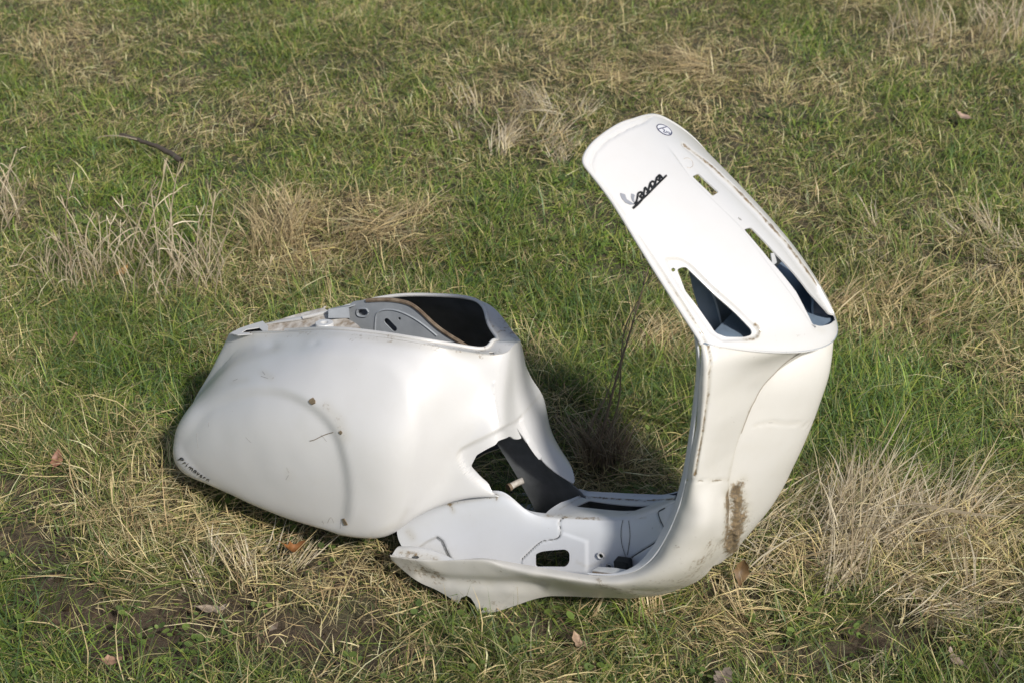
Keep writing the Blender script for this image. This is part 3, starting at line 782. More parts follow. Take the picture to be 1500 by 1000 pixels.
def far_sag(V):
    """the far side of the floor is bent down into the grass"""
    V = V.copy(); w = sstep(.98, .84, V[:, 0]) * sstep(.30, .10, V[:, 2]); V[:, 2] -= .055 * w; V[:, 1] -= .03 * w; return V
sheet('front_skirt', skirt_net, [CREAM, INNERW], shell, 240, 40, disp=skirt_disp, dirt=skirt_dirt, thick=.0025, mirror=far_sag, holes=[NOTCH], hole_range=((10, 15), (0, 3)))
# folded inner edge of the skirt and shield, seen from behind as a thin pale blue strip
def flange_strip(name, pts, back, mat, n=90, thick=.002, mirror=True, taper=None):
    A = curve([at(*p) for p in pts], n); tp = np.ones(n) if taper is None else 1 - (1 - taper) * sstep(.62, .95, np.linspace(0, 1, n)); B = A + np.array(back) * tp[:, None]; C = .5 * (A + B) + np.array([-.002, 0, 0])
    V = np.concatenate([A, C, B]); F = []
    for r in range(2):
        for i in range(n - 1):
            a, b, c, d = r * n + i, r * n + i + 1, (r + 1) * n + i + 1, (r + 1) * n + i
            F += [(a, b, c), (a, c, d)]
    F = np.array(F); N = vnormals(V, F)
    V3, F3, fm = thicken(V, F, N, thick)
    for m in ((1, -1) if mirror else (1,)):
        mesh_obj(name, V3 if m == 1 else far_sag(V3 * np.array([1, m, 1])), F3 if m == 1 else [f[::-1] for f in F3], [mat], shell, attrs={'dirt': np.full(len(V3), .05)})
flange_strip('skirt_inner_flange', L_[:10], (-.012, .022, .004), INNERW, taper=.08)
kb = ko[:-1]
eb = shield_net.ev(np.array([p[0] for p in kb]), np.array([p[1] for p in kb]))
tube('shield_edge_bead', curve(eb, 150) - np.array([.0022, 0, 0]), .0028, WHITE, shell, 8, dirt=.06)

# --- nose panel behind the front wheel: crease on the near side, round the middle, mirrored beyond
CE = [(1226,493,.0),(1213,548,.0),(1200,592,.0),(1182,640,.0),(1158,692,.0),(1132,738,.0),(1100,778,.0),(1068,812,.0)]
nrows = []
for c, e in zip(CR, CE):
    A, B = at(*c), at(*e); row = []
    if c is CR[0]: A = shield_net.ev(np.array([6.8]), np.array([7.3]))[0]; B = shield_net.ev(np.array([7.0]), np.array([7.3]))[0] - np.array([.002, 0, .004])
    A = A + np.array([-.006, 0, -.001])
    for sv in (0, .25, .5, .75, 1):
        f = 1 - (1 - sv) ** 1.9; row.append(A + (B - A) * np.array([f, sv, f]))
    nrows.append(row + [row[k] * np.array([1, -1, 1]) for k in (3, 2, 1, 0)])
for c in [(1036,839,-.095),(988,865,-.09),(930,875,-.1),(850,873,-.12)]:
    A = at(*c) + np.array([-.004, .002, .002]); B = np.array([A[0], 0, A[2] - .014]); row = [A + (B - A) * np.array([1, sv, 1 - (1 - sv) ** 1.9]) for sv in (0, .25, .5, .75, 1)]
    nrows.append(row + [row[k] * np.array([1, -1, 1]) for k in (3, 2, 1, 0)])
nose_net = Net(nrows)
NSEAM = [(1105,622),(1125,618),(1155,619),(1190,622)]
def nose_disp(q, P):
    o = -.0014 * np.exp(-(dist_poly(q, NSEAM, False) / 1.3) ** 2)
    o = o + .0026 * (vnoise(P[:, 1] + .4, P[:, 2], .07, 137, 2) - .5)
    lump = vnoise(q[:, 0], q[:, 1], 7.0, 71, 2); o = o + .006 * np.exp(-(dist_poly(q, [(1077,722),(1084,745),(1079,770),(1071,800)], False) / 11) ** 2) * sstep(.42, .72, lump)
    return o
def nose_dirt(q, P):
    d = .16 * np.exp(-(dist_poly(q, NSEAM, False) / 2) ** 2)
    mud = [(1077,722),(1084,745),(1079,770),(1071,800)]
    d += .80 * np.exp(-(dist_poly(q, mud, False) / 13) ** 2)
    d += .35 * np.exp(-(dist_poly(q, [(1078,712),(1090,700)], False) / 7) ** 2)
    d += .22 * np.exp(-(dist_poly(q, [(1214,500),(1218,515)], False) / 6) ** 2)
    d += .10 * sstep(640, 800, q[:, 1])
    return d
sheet('nose_panel', nose_net, [CREAM, PRIMER], shell, 80, 130, disp=nose_disp, dirt=nose_dirt, thick=.002, facing=np.array([1., 0, 0]))
gap = plain('open_gap', (.012, .012, .012), .9, 0, .2)
# --- spine between tower and leg shield
WALL = [
 [(588,745,-.108),(645,731,-.102),(700,722,-.098),(737,720,-.098),(768,744,-.1),(800,757,-.098),(850,760,-.097),(900,762,-.097),(945,756,-.098),(975,743,-.103),(992,733,-.11)],
 [(582,766,-.124),(646,752,-.117),(702,745,-.113),(742,741,-.109),(770,756,-.106),(800,769,-.105),(850,773,-.104),(900,775,-.104),(945,771,-.106),(972,763,-.113),(987,752,-.122)],
 [(584,790,-.13),(648,785,-.12),(704,782,-.116),(745,782,-.112),(772,787,-.11),(800,793,-.109),(850,798,-.109),(900,801,-.11),(943,798,-.113),(966,790,-.122),(980,778,-.135)],
 [(597,815,-.135),(650,825,-.122),(706,829,-.118),(748,833,-.114),(776,835,-.112),(806,838,-.111),(853,842,-.112),(898,844,-.113),(932,838,-.12),(952,826,-.135),(968,808,-.15)],
 [(606,840,-.15),(652,852,-.13),(706,858,-.122),(750,862,-.118),(778,864,-.116),(808,866,-.116),(853,868,-.118),(894,866,-.122),(925,858,-.135),(942,846,-.15),(958,828,-.165)],
]
wall_net = grid_net(WALL)
WIN = rounded([(785,810),(795,806),(829,803),(835,808),(835,822),(829,829),(785,829)], 4, 4)
B1 = [(880.5 + 3.2 * math.cos(a), 813 + 3.6 * math.sin(a)) for a in np.linspace(0, 2 * math.pi, 12, endpoint=False)]
B2 = [(893 + 3 * math.cos(a), 829 + 3.4 * math.sin(a)) for a in np.linspace(0, 2 * math.pi, 12, endpoint=False)]
S1 = curve([(826,755),(819,765),(821,777),(816,788),(800,791),(787,797),(765,818)], 40)
S2 = curve([(975,738),(964,746),(966,760),(972,775),(967,788),(945,803),(925,816)], 40)
S3 = [(608,806),(625,793),(640,786),(648,792),(655,808),(662,822)]
CRK = [(913,760),(910,775),(911,795),(917,815)]
CRK2 = [(921,762),(923,785),(919,812)]
def wall_disp(q, P):
    o = np.zeros(len(q))
    for l, w in ((S1, 1.2), (S2, 1.4)): o -= .0022 * np.exp(-(dist_poly(q, l, False) / w) ** 2)
    poly = np.array(list(map(tuple, S1[14:])) + [(765,850),(860,850),(860,792)])
    d = dist_poly(q, poly); o += .002 * sstep(-2, 2, np.where(inside(q, poly), d, -d))
    p3 = np.array(S3 + [(640,850),(608,850)]); d = dist_poly(q, p3); o -= .005 * sstep(-2, 3, np.where(inside(q, p3), d, -d))
    return o
def wall_dirt(q, P):
    d = .40 * np.exp(-(dist_poly(q, S1, False) / 1.2) ** 2) + .45 * np.exp(-(dist_poly(q, S2, False) / 1.6) ** 2)
    d += .30 * np.exp(-(dist_poly(q, CRK, False) / 1.1) ** 2) + .30 * np.exp(-(dist_poly(q, CRK2, False) / 1.1) ** 2)
    d += .42 * np.exp(-(dist_poly(q, [(660,739),(664,748)], False) / 4) ** 2) + .40 * np.exp(-(dist_poly(q, [(727,724),(727,730)], False) / 4) ** 2)
    d += .34 * np.exp(-(dist_poly(q, [(598,778),(604,786)], False) / 6) ** 2)
    d += .30 * np.exp(-(dist_poly(q, [(590,749),(737,724),(800,757),(945,757)], False) / 2.6) ** 2)
    d += .28 * np.exp(-(dist_poly(q, [(845,822),(860,830),(880,823)], False) / 2) ** 2)
    d += .30 * np.exp(-(dist_poly(q, S3, False) / 1.4) ** 2)
    return d
sheet('spine_wall', wall_net, [INNERW, DARK], shell, 220, 60, holes=[WIN, B1, B2], disp=wall_disp, dirt=wall_dirt, thick=.002)
fw = Net(wall_net.P * np.array([1, -.6, 1]) - np.array([0, 0, .03]) * sstep(.98, .9, wall_net.P[..., :1]))
sheet('spine_wall', fw, [INNERW, DARK], shell, 90, 30, ur=(4.6, 10), thick=.002, facing=np.array([0, 1., 0]), dirt=lambda q, P: .06 + 0 * q[:, 0])

# --- top of the spine with the long opening, its far rim and bead
zt = at(850, 759, -.097)
def fr(px, py, Y): return at(px, py, Y)
top_near = [(737,725,-.104),(768,745,-.1),(800,757.5,-.098),(850,760.5,-.097),(900,762.5,-.097),(945,756.5,-.098),(975,743.5,-.103),(990,734,-.11)]
top_n2 = [(756,734,-.085),(775,744,-.083),(806,751,-.08),(850,752,-.078),(900,754,-.078),(936,750,-.08),(965,740,-.085),(987,731,-.09)]
top_f2 = [(840,717,.02),(845,720,.025),(850,724,.03),(862,727,.032),(900,730,.032),(945,732,.032),(972,731,.032),(988,729,.02)]
top_f1 = [(846,712,.03),(850,715,.035),(855,718.5,.045),(866,719,.05),(900,721,.05),(945,723,.05),(972,724,.05),(990,725,.04)]
top_net = grid_net([top_near, top_n2, [tuple(np.array(a) * .5 + np.array(b) * .5) for a, b in zip(top_n2, top_f2)], top_f2, top_f1])
HOLE2 = rounded([(842,741),(864,732),(954,739),(929,747.5)], 2, 3)
def top_dirt(q, P):
    qa = SV.px(P)
    return .10 + .55 * np.exp(-(dist_poly(qa, [(850,725),(862,727.5),(945,732.5),(988,730)], False) / 1.5) ** 2) + .3 * np.exp(-(dist_poly(qa, [(800,754),(880,760)], False) / 4) ** 2) + .3 * np.exp(-(dist_poly(qa, [(820,745),(850,728)], False) / 1.5) ** 2)
def top_disp(q, P):
    qa = SV.px(P)
    return -.004 * np.exp(-(dist_poly(qa, [(848,724),(862,728),(945,733),(988,730.5)], False) / 1.3) ** 2)
HCUT = [(730,715),(757,738),(775,747),(800,751),(822,735),(858,718),(852,705),(790,690)]
sheet('spine_top', top_net, [INNERW, DARK], shell, 150, 50, holes=[HOLE2, HCUT], disp=top_disp, dirt=top_dirt, thick=.002, facing=np.array([0, 0, 1.]),
      drop=lambda c: inside(SV.px(top_net.ev(c[:, 0], c[:, 1])), [(715,700),(738,727),(756,737),(775,745.5),(799,749.5),(820,734),(856,717),(850,690)]))
bead = curve([at(*p) for p in [(850,717,.045),(858,721,.05),(900,723,.05),(945,726,.05),(975,726,.05),(985,727,.045)]], 60)
tube('spine_bead', bead - np.array([0, 0, .004]), .0085, INNERW, shell, 10, flat=.7, dirt=.08)
for k, c in enumerate(((880.5,813),(893,829))):
    p = at(c[0], c[1], -.112); a = np.linspace(0, 2 * math.pi, 14, endpoint=False)
    tube('bolt_collar', p + np.stack([.0055 * np.cos(a), 0 * a - .0015, .0055 * np.sin(a)], 1), .0014, INNERW, shell, 6, closed=True, dirt=.25)
# panel closing the spine against the leg shield, and the floor shelf behind the sill
fp = grid_net([[(992,733,-.11),(987,752,-.122),(980,778,-.135),(968,808,-.15),(958,828,-.165)],
               [(999,722,-.15),(993,745,-.16),(982,775,-.168),(966,808,-.178),(948,832,-.184)],
               [(1008,702,-.19),(999,735,-.186),(984,775,-.186),(962,812,-.186),(936,838,-.19)]])
sheet('front_inner_panel', fp, [INNERW, INNERW], shell, 24, 30, thick=.002, mirror=True, dirt=lambda q, P: .04 + 0 * q[:, 0])
fb = grid_net([[(986,727,0),(989,722,0),(996,706,0)], [(987,731,-.06),(992,724,-.06),(1001,708,-.06)], [(991,733,-.108),(998,722,-.148),(1009,701,-.188)]])
shelf_w = [(606,840,-.15),(652,852,-.13),(706,858,-.122),(750,862,-.118),(808,866,-.116),(853,868,-.118),(894,866,-.122),(925,858,-.135),(958,828,-.165)]
shelf_s = [(574,813,-.182),(655,822,-.182),(700,820,-.18),(741,826,-.18),(802,836,-.18),(862,845,-.18),(906,845,-.18),(925,842,-.18),(943,830,-.184)]
A = np.array([at(*p) for p in shelf_w]); B = np.array([at(*p) for p in shelf_s])
A[0] = at(596, 806, -.14); A[1] = at(640, 812, -.13)
mid = .5 * (A + B) - np.array([0, 0, .004]); mid[0] += np.array([0, 0, .018]); mid[1] += np.array([0, 0, .014])
sheet('floor_shelf', Net([A, mid, B]), [INNERW, DARK], shell, 80, 14, thick=.002, mirror=far_sag, facing=np.array([0, 0, 1.]),
      holes=[[(608 + 6 * math.cos(a), 815.5 + 2.5 * math.sin(a)) for a in np.linspace(0, 6.28, 12, endpoint=False)]],
      dirt=lambda q, P: .12 + .35 * np.exp(-(dist_poly(q, [(585,808),(640,818)], False) / 6) ** 2))
# small fittings on the floor: black connector block and a bent white clip
def box(name, c, sx, sy, sz, mat, parent=shell, rot=0.0, bevel=.0015):
    bm = bmesh.new(); bmesh.ops.create_cube(bm, size=1)
    bmesh.ops.scale(bm, vec=(sx, sy, sz), verts=bm.verts)
    bmesh.ops.bevel(bm, geom=list(bm.edges), offset=bevel, segments=2, affect='EDGES')
    bmesh.ops.rotate(bm, matrix=Matrix.Rotation(rot, 3, 'Y'), verts=bm.verts)
    bmesh.ops.translate(bm, vec=Vector(c), verts=bm.verts)
    me = bpy.data.meshes.new(name); bm.to_mesh(me); bm.free(); me.materials.append(mat)
    me.polygons.foreach_set('use_smooth', [True] * len(me.polygons)); me.set_sharp_from_angle(angle=rad(30))
    o = bpy.data.objects.new(name, me); COL.objects.link(o); o.parent = parent; return o
BLOCK = plain('black_rubber_block', (.03, .032, .03), .7, 0, .4)
box('connector_block', at(913, 827, -.126), .026, .02, .022, BLOCK, rot=-.1)
CLIP = plain('bent_white_metal', (.7, .7, .68), .35, .2, .3)
slab('metal_clip', [at(868,835,-.178), at(876,829,-.165), at(900,831,-.165), at(920,834,-.17), at(916,838,-.18), at(893,838,-.184)], .0015, CLIP, shell)
tube('clip_edge', curve([at(868,837,-.184), at(893,840,-.186), at(917,838,-.184)], 12), .0012, RUST, shell, 6)

# --- inside the hatch: far side panel with a stud
HP = plain('dark_tunnel_panel', (.20, .21, .215), .6, .1, .5, 30, (.13, .137, .14))
hp = grid_net([[(722,640,.05),(750,625,.045),(768,618,.03)], [(742,672,.052),(775,660,.05),(786,650,.03)], [(762,706,.052),(800,700,.05),(822,695,.03)], [(784,748,.048),(812,746,.046),(852,722,.03)], [(792,775,.044),(815,772,.042),(862,742,.028)]])
sheet('tunnel_panel', hp, [HP, HP], shell, 30, 40, thick=.002)
stud = np.array([at(766,703,.046), at(757,707,.036), at(746,713,.02)])
tube('stud', curve(stud, 10), .0062, TRAY, shell, 12)
tube('stud_head', curve([at(748,712,.022), at(744.5,714,.017)], 4), .0075, RUST, shell, 12)

# --- inside the seat bay
def rr(cx, cy, w, h, ang, Y, n=5):
    """rounded slot measured on a plane of constant Y"""
    out = []
    for sx, a0 in ((1, -90), (-1, 90)):
        for k in range(n + 1):
            a = rad(a0 + 180 * k / n); x = sx * (w - h) / 2 + h / 2 * math.cos(a); y = h / 2 * math.sin(a)
            c, s_ = math.cos(rad(ang)), math.sin(rad(ang)); out.append(at(cx + x * c - y * s_, cy + x * s_ + y * c, Y))
    return out
PY = .062
panel_loop = curve([(513,446),(520,441.5),(540,440),(566,439),(590,442),(605,448),(622,462),(650,486),(690,512),(696,530)], 40)
loop = [at(p[0], p[1], PY) for p in panel_loop] + [at(680,560,PY), at(560,560,PY), at(508,520,PY), at(512,470,PY), at(510,456,PY)]
slab('seat_bay_panel', loop, .002, GALV, shell, holes=[rr(531,458,13,8.5,4,PY), rr(572,476,24,8,46,PY), rr(585,467,4.4,4.2,0,PY), rr(561,491,4,4,0,PY), rr(629,506,4.5,3,60,PY)])
tube('panel_edge', curve([at(p[0], p[1], PY - .001) for p in panel_loop[8:]], 50), .0026, RUST, shell, 6, flat=1.6)
tube('panel_press_line', curve([at(*p, PY - .0005) for p in [(549,490),(550,468),(556,456),(580,455),(612,470),(640,492)]], 40), .0016, GALV, shell, 6)
tube('slot_collar', curve(rr(531,458,17,12,4,PY - .0012)[:-1], 40, True), .0016, GALV, shell, 6, closed=True)
tube('panel_boss', curve(rr(561,491,11,9,0,PY - .001)[:-1], 24, True), .0016, GALV, shell, 6, closed=True)
slab('panel_back', [at(500,462,.072), at(522,448,.072), at(590,448,.072), at(640,490,.072), at(560,540,.072), at(490,520,.072)], .002, DARK, shell)
slab('bay_bracket', [at(481,453,.03), at(511,451,.045), at(512,466,.04), at(481,466,.028)], .003, GALV, shell)
slab('bay_bracket_top', [at(481,453,.03), at(511,451,.045), at(521,443,.065), at(514,446,.06), at(500,451,.055), at(484,451,.04)], .002, GALV, shell)
tray = grid_net([[(384,487,.0),(400,489,.0),(440,492,.0),(480,492,.0),(530,492,.0)], [(386,481,.012),(402,481,.014),(440,478,.02),(480,476,.025),(520,473,.03)], [(387,477,.022),(405,472,.028),(440,463,.045),(472,455,.052),(480,455,.056)], [(388,475,.03),(406,469,.034),(440,459,.052),(470,452,.06),(478,450,.064)]])
sheet('seat_bay_tray', tray, [TRAY, TRAY], shell, 30, 20, thick=.002)
bp_ = at(475, 473, .005)
a = np.linspace(0, 2 * math.pi, 24, endpoint=False)
ring = lambda r, dz: bp_ + np.stack([r * np.cos(a), r * np.sin(a), 0 * a + dz], 1)
V = np.concatenate([ring(.0175, -.007), ring(.017, 0), ring(.016, .0012), ring(.0075, .0012), ring(.0065, 0), ring(.0065, -.012)])
F = [(r * 24 + k, r * 24 + (k + 1) % 24, (r + 1) * 24 + (k + 1) % 24, (r + 1) * 24 + k) for r in range(5) for k in range(24)]
mesh_obj('tray_boss', V, F, [INNERW], shell, attrs={'dirt': np.full(len(V), .2)})
tp0 = at(362, 486, -.008) + np.array([0, 0, .006])
tcp = lambda L: [SV.plane(a_, b_, tp0, (-.12, 0, 1)) for a_, b_ in L]
slab('tail_cap', tcp([(338,488),(350,481),(366,475.5),(385,470),(393,478),(392,487),(370,489),(348,490.5)]), .0015, WHITE, shell, holes=[tcp([(353,487.3),(361,482.3),(379,479.6),(385,484.8),(372,486.8)])])

# --- inside the leg shield: turn-signal housing panels and the box behind the horn slot
hA = grid_net([[(1008,392,-.125),(1018,394,-.12),(1026,399,-.112)], [(1014,420,-.12),(1030,420,-.112),(1042,427,-.104)], [(1024,452,-.12),(1040,452,-.11),(1052,455,-.1)], [(1042,490,-.12),(1052,492,-.108),(1060,494,-.098)], [(1055,512,-.12),(1060,510,-.108),(1062,510,-.098)]])
sheet('signal_housing', hA, [PRIMER, PRIMER], shell, 20, 40, thick=.002)
edge_pts = [at(1026,399,-.1125), at(1042,427,-.1045), at(1052,455,-.1005), at(1060,494,-.0985)]
tube('housing_edge', curve(edge_pts, 30), .0017, plain('edge_highlight', (.36, .40, .45), .5), shell, 6)  # highlight along the panel edge, painted as a paler line
hB = grid_net([[(1022,394,-.108),(1040,405,-.08),(1060,425,-.05)], [(1046,450,-.094),(1070,450,-.06),(1095,465,-.04)], [(1056,500,-.094),(1082,500,-.06),(1112,500,-.04)]])
sheet('housing_back', hB, [plain('dark_blue_primer', (.13, .16, .20), .45, 0, .4), PRIMER], shell, 16, 16, thick=.002)
hC = grid_net([[(1078,489,-.09),(1092,478,-.085),(1106,488,-.08)], [(1076,500,-.1),(1092,498,-.1),(1108,498,-.1)]])
sheet('housing_foot', hC, [PRIMER, PRIMER], shell, 8, 6, thick=.002)
hD = grid_net([[(1187,424,.05),(1193,427,.055),(1202,436,.06),(1207,450,.062)], [(1189,440,.05),(1196,448,.055),(1210,458,.06),(1212,468,.06)], [(1192,490,.045),(1202,490,.05),(1216,490,.055),(1208,482,.05)]])
sheet('horn_box', hD, [plain('horn_box_primer', (.13, .155, .20), .45, 0, .4), PRIMER], shell, 16, 16, thick=.002)
tube('horn_box_edge', curve([at(1189,432,.05), at(1191,440,.048), at(1190,452,.047), at(1193,478,.045)], 24), .002, PRIMER, shell, 8)

# --- lettering and stickers that follow the painted surfaces
def on_surface(net, pts, ur, vr, h, disp=None):
    uv = inverse(net, pts, ur, vr); P = net.ev(uv[:, 0], uv[:, 1]); N = net.normal(uv[:, 0], uv[:, 1])
    N *= np.sign(((CAM_L - P) * N).sum(1))[:, None]
    d = disp(mirror_px(P), P) if disp is not None else np.zeros(len(P))
    return P + N * (d + h)[:, None], N
def strokes(name, net, lines, ur, vr, r, mat, parent, disp=None, h=.0012, seg=5, n=12):
    Vs, Fs = [], []; off = 0
    for l in lines:
        l = np.asarray(l, float); k = n if len(l) > 2 else 3
        c = curve(l, k) if len(l) > 2 else np.linspace(l[0], l[1], 3)
        P, N = on_surface(net, c, ur, vr, h, disp)
        T = np.gradient(P, axis=0); T /= np.linalg.norm(T, axis=1)[:, None]; B = np.cross(T, N)
        for i in range(len(P)):
            for q in range(seg):
                t = 2 * math.pi * q / seg; Vs.append(P[i] + (B[i] * math.cos(t) + N[i] * math.sin(t) * .8) * r)
        for i in range(len(P) - 1):
            for q in range(seg):
                a, b = off + i * seg + q, off + i * seg + (q + 1) % seg; Fs.append((a, b, b + seg, a + seg))
        Fs.append(tuple(off + q for q in range(seg))); Fs.append(tuple(off + (len(P) - 1) * seg + q for q in range(seg))[::-1])
        off = len(Vs)
    return mesh_obj(name, np.array(Vs), Fs, [mat], parent, attrs={'dirt': np.zeros(len(Vs))})
def patch(name, net, poly, ur, vr, mat, parent, disp=None, h=.0012, t=.001):
    P, N = on_surface(net, poly, ur, vr, h, disp); n = len(P); c = P.mean(0); nc = N.mean(0)
    V = np.concatenate([P, P - N * t, [c]]); F = [(i, (i + 1) % n, 2 * n) for i in range(n)] + [(i, i + n, (i + 1) % n + n, (i + 1) % n) for i in range(n)]
    fn = np.cross(V[1] - V[0], c - V[0])
    if fn @ nc < 0: F = [f[::-1] for f in F]
    return mesh_obj(name, V, F, [mat], parent, smooth=False, attrs={'dirt': np.zeros(len(V))})
SU, SVR = (0, 11), (0, 7)
SEAM = plain('dirty_seam', (.09, .095, .10), .8, 0, .4, 80)
for l, r_ in ((S1, .0008), (S2, .0011), (CRK, .0005), (CRK2, .0005), (S3[2:], .0006)):
    strokes('panel_seam', wall_net, [l], (0, 10), (0, 4), r_, SEAM, shell, wall_disp, .0006, seg=4, n=34)
strokes('panel_seam', skirt_net, [[(1196,500),(1170,518),(1137,544),(1112,578),(1100,596),(1086,634)]], (0, 15), (0, 3), .0007, plain('crease_dirt', (.30, .25, .18), .9, 0, .4, 120), shell, skirt_disp, .0004, seg=4, n=30)
strokes('panel_gap', nose_net, [[(1097,594),(1094,604),(1090,616),(1085,626)]], (0, 8), (0, 8), .0016, gap, shell, nose_disp, .0016, seg=5, n=12)
strokes('panel_seam', skirt_net, [[(1013,702.5),(1035,704),(1066,702)]], (0, 15), (0, 3), .0006, plain('brown_seam', (.24, .19, .12), .9, 0, .4, 120), shell, skirt_disp, .0004, seg=4, n=14)
strokes('panel_seam', nose_net, [[(1118,619),(1150,619),(1188,622)]], (0, 8), (0, 8), .0005, plain('pale_seam', (.42, .40, .36), .9, 0, .3, 120), shell, nose_disp, .0003, seg=4, n=14)
c2 = lambda L: [(895 + x / 13.333, 240 + y / 13.333) for x, y in L]
badge = strokes('badge_lettering', shield_net, [c2(l) for l in (
    [(425,872),(560,742),(700,615),(860,452),(1075,242)], [(425,882),(520,800),(600,712)],
    [(450,795),(492,742),(510,670),(522,600),(556,568),(598,572),(596,612),(560,652),(600,668),(632,640)],
    [(632,630),(640,560),(655,490),(672,482),(700,520),(728,540),(716,572),(688,580)],
    [(700,580),(725,520),(745,440),(772,375),(812,356),(850,380),(858,420),(820,456),(776,440)], [(756,392),(784,450),(812,515)],
    [(835,440),(866,360),(880,300),(912,258),(950,236),(940,320),(900,322),(884,296)], [(950,232),(975,262),(1000,300)])],
    SU, SVR, .0017, BLACK, shell, shield_disp, n=22)
for w in ([(180,580),(225,592),(270,610),(284,660),(312,715),(360,752),(430,782),(452,800),(372,806),(285,772),(212,692),(186,632)], [(395,592),(430,602),(462,622),(446,680),(452,762),(412,732),(392,660)]):
    patch('badge_wing', shield_net, c2(w), SU, SVR, BADGEGREY, shell, shield_disp)
BLUE = plain('dark_blue_print', (.05, .055, .13), .4, 0, .2)
STICK = plain('white_sticker', (.74, .74, .76), .35, 0, .05)
c3 = lambda L: [(940 + x / 10, 160 + y / 10) for x, y in L]
ell = [(328 + 122 * math.cos(a) * .86 - 58 * math.sin(a) * .5, 310 + 122 * math.cos(a) * .5 + 58 * math.sin(a) * .86) for a in np.linspace(0, 2 * math.pi, 30, endpoint=False)]
patch('round_sticker', shield_net, c3(ell), SU, SVR, STICK, shell, shield_disp, .0006, .0006)
strokes('sticker_print', shield_net, [c3(ell + ell[:1]), c3([(232,302),(290,285),(355,268)]), c3([(300,296),(330,318),(318,340),(350,352)]), c3([(352,330),(372,345),(360,358)]), c3([(385,340),(398,352),(392,366)]), c3([(395,372),(420,372),(428,352)])],
        SU, SVR, .0008, BLUE, shell, shield_disp, .0008, n=30)
RESID = plain('glue_residue', (.55, .50, .44), .7, 0, .3, 200)
strokes('glue_ring', shield_net, [c3([(695 + 70 * math.cos(a) - 30 * math.sin(a), 768 + 45 * math.cos(a) + 50 * math.sin(a)) for a in np.linspace(3.3, 7.6, 18)])], (0, 11), SVR, .0006, RESID, shell, shield_disp, .0002)
SCR = plain('grey_scratch', (.30, .28, .25), .7, 0, .3, 200)
strokes('scratch', hull_net, [[(472,762),(478,768),(484,757),(489,765)], [(500,759),(500,771)], [(288,634),(290,656)], [(388,546),(392,551)], [(386,553),(396,556)], [(420,684),(424,692)], [(423,695),(419,702)], [(345,560),(352,557)], [(470,636),(478,646)], [(305,618),(306,624)], [(360,640),(368,648)]],
        (4.0, 11), (0, 6.6), .00035, SCR, shell, hull_disp, .0002, seg=3, n=8)['kind'] = 'stuff'
# model name in small script near the tail
base = curve([(264.8,672),(272.5,678.6),(279.5,684.8),(288.6,691.6),(297,698.4),(308,705)], 60)
seglen = np.concatenate([[0], np.cumsum(np.linalg.norm(np.diff(base, axis=0), axis=1))])
def along(x, y):
    s_ = x * seglen[-1]; px_ = np.array([np.interp(s_, seglen, base[:, 0]), np.interp(s_, seglen, base[:, 1])])
    return px_ + np.array([.45, -.89]) * y * 2.7 + np.array([.5, .45]) * y * .6
GL = {'P': [[(0,0),(.1,1),(.2,1.9)], [(.05,1.5),(.4,1.95),(.75,1.5),(.4,1.0),(.15,.9)]], 'r': [[(0,0),(.1,.5),(.15,1)], [(.15,.8),(.4,1.05),(.6,.9)]],
      'i': [[(0,1),(.1,.3),(.3,0),(.5,.2)], [(.05,1.5),(.1,1.55)]], 'm': [[(0,0),(.1,1)], [(.1,.8),(.3,1.05),(.4,.6),(.4,0)], [(.4,.8),(.65,1.05),(.75,.5),(.85,0)]],
      'a': [[(.6,.9),(.3,1.05),(.05,.5),(.25,0),(.55,.4),(.6,.95)], [(.6,.9),(.6,.3),(.8,0)]], 'v': [[(0,1),(.15,.4),(.3,0),(.5,.5),(.6,1)]],
      'e': [[(.05,.5),(.45,.6),(.4,1.0),(.15,.95),(.05,.4),(.3,0),(.65,.25)]]}
lines = []; xpos = 0.0
for ch, w in zip('Primavera', (.15, .1, .08, .16, .12, .1, .1, .1, .12)):
    for st in GL[ch]: lines.append([along(xpos + p[0] * w * .95, p[1]) for p in st])
    xpos += w * .97
strokes('name_lettering', hull_net, lines, (4.0, 8), (4, 6.6), .0009, BLACK, shell, hull_disp, .0016, seg=5, n=7)
# ------------------------------------------------------------------ dry plants, leaves and twigs on the field
def gpt(px, py, z=0.0):
    p = SV.ground(px, py, z); h = float(terrain(np.array([p[0]]), np.array([p[1]]))[0]); return SV.ground(px, py, h + z)
def on_depth(px, py, y):
    d = SV.ray(px, py); return SV.C + d * (y / d[1])
def merge(name, parts, mat, label, cat, group=None):
    """several (V, F, colour) pieces of one plant as one mesh object"""
    V, F, C = [], [], []; o = 0
    for v, f, c in parts:
        V.append(v); F += [tuple(i + o for i in q) for q in f]; C.append(np.tile(c, (len(v), 1)) if np.ndim(c) == 1 else c); o += len(v)
    V = np.concatenate(V); C = np.concatenate(C)
    me = bpy.data.meshes.new(name); base = V[V[:, 2].argmin()].copy()
    me.from_pydata([tuple(p) for p in V - base], [], F); me.materials.append(mat)
    ca = me.attributes.new('tint', 'FLOAT_COLOR', 'POINT'); ca.data.foreach_set('color', np.concatenate([C, np.ones((len(C), 1))], 1).astype(np.float32).ravel())
    me.polygons.foreach_set('use_smooth', [True] * len(me.polygons))
    ob = bpy.data.objects.new(name, me); COL.objects.link(ob); ob.location = base
    return tag(ob, label, cat, group)
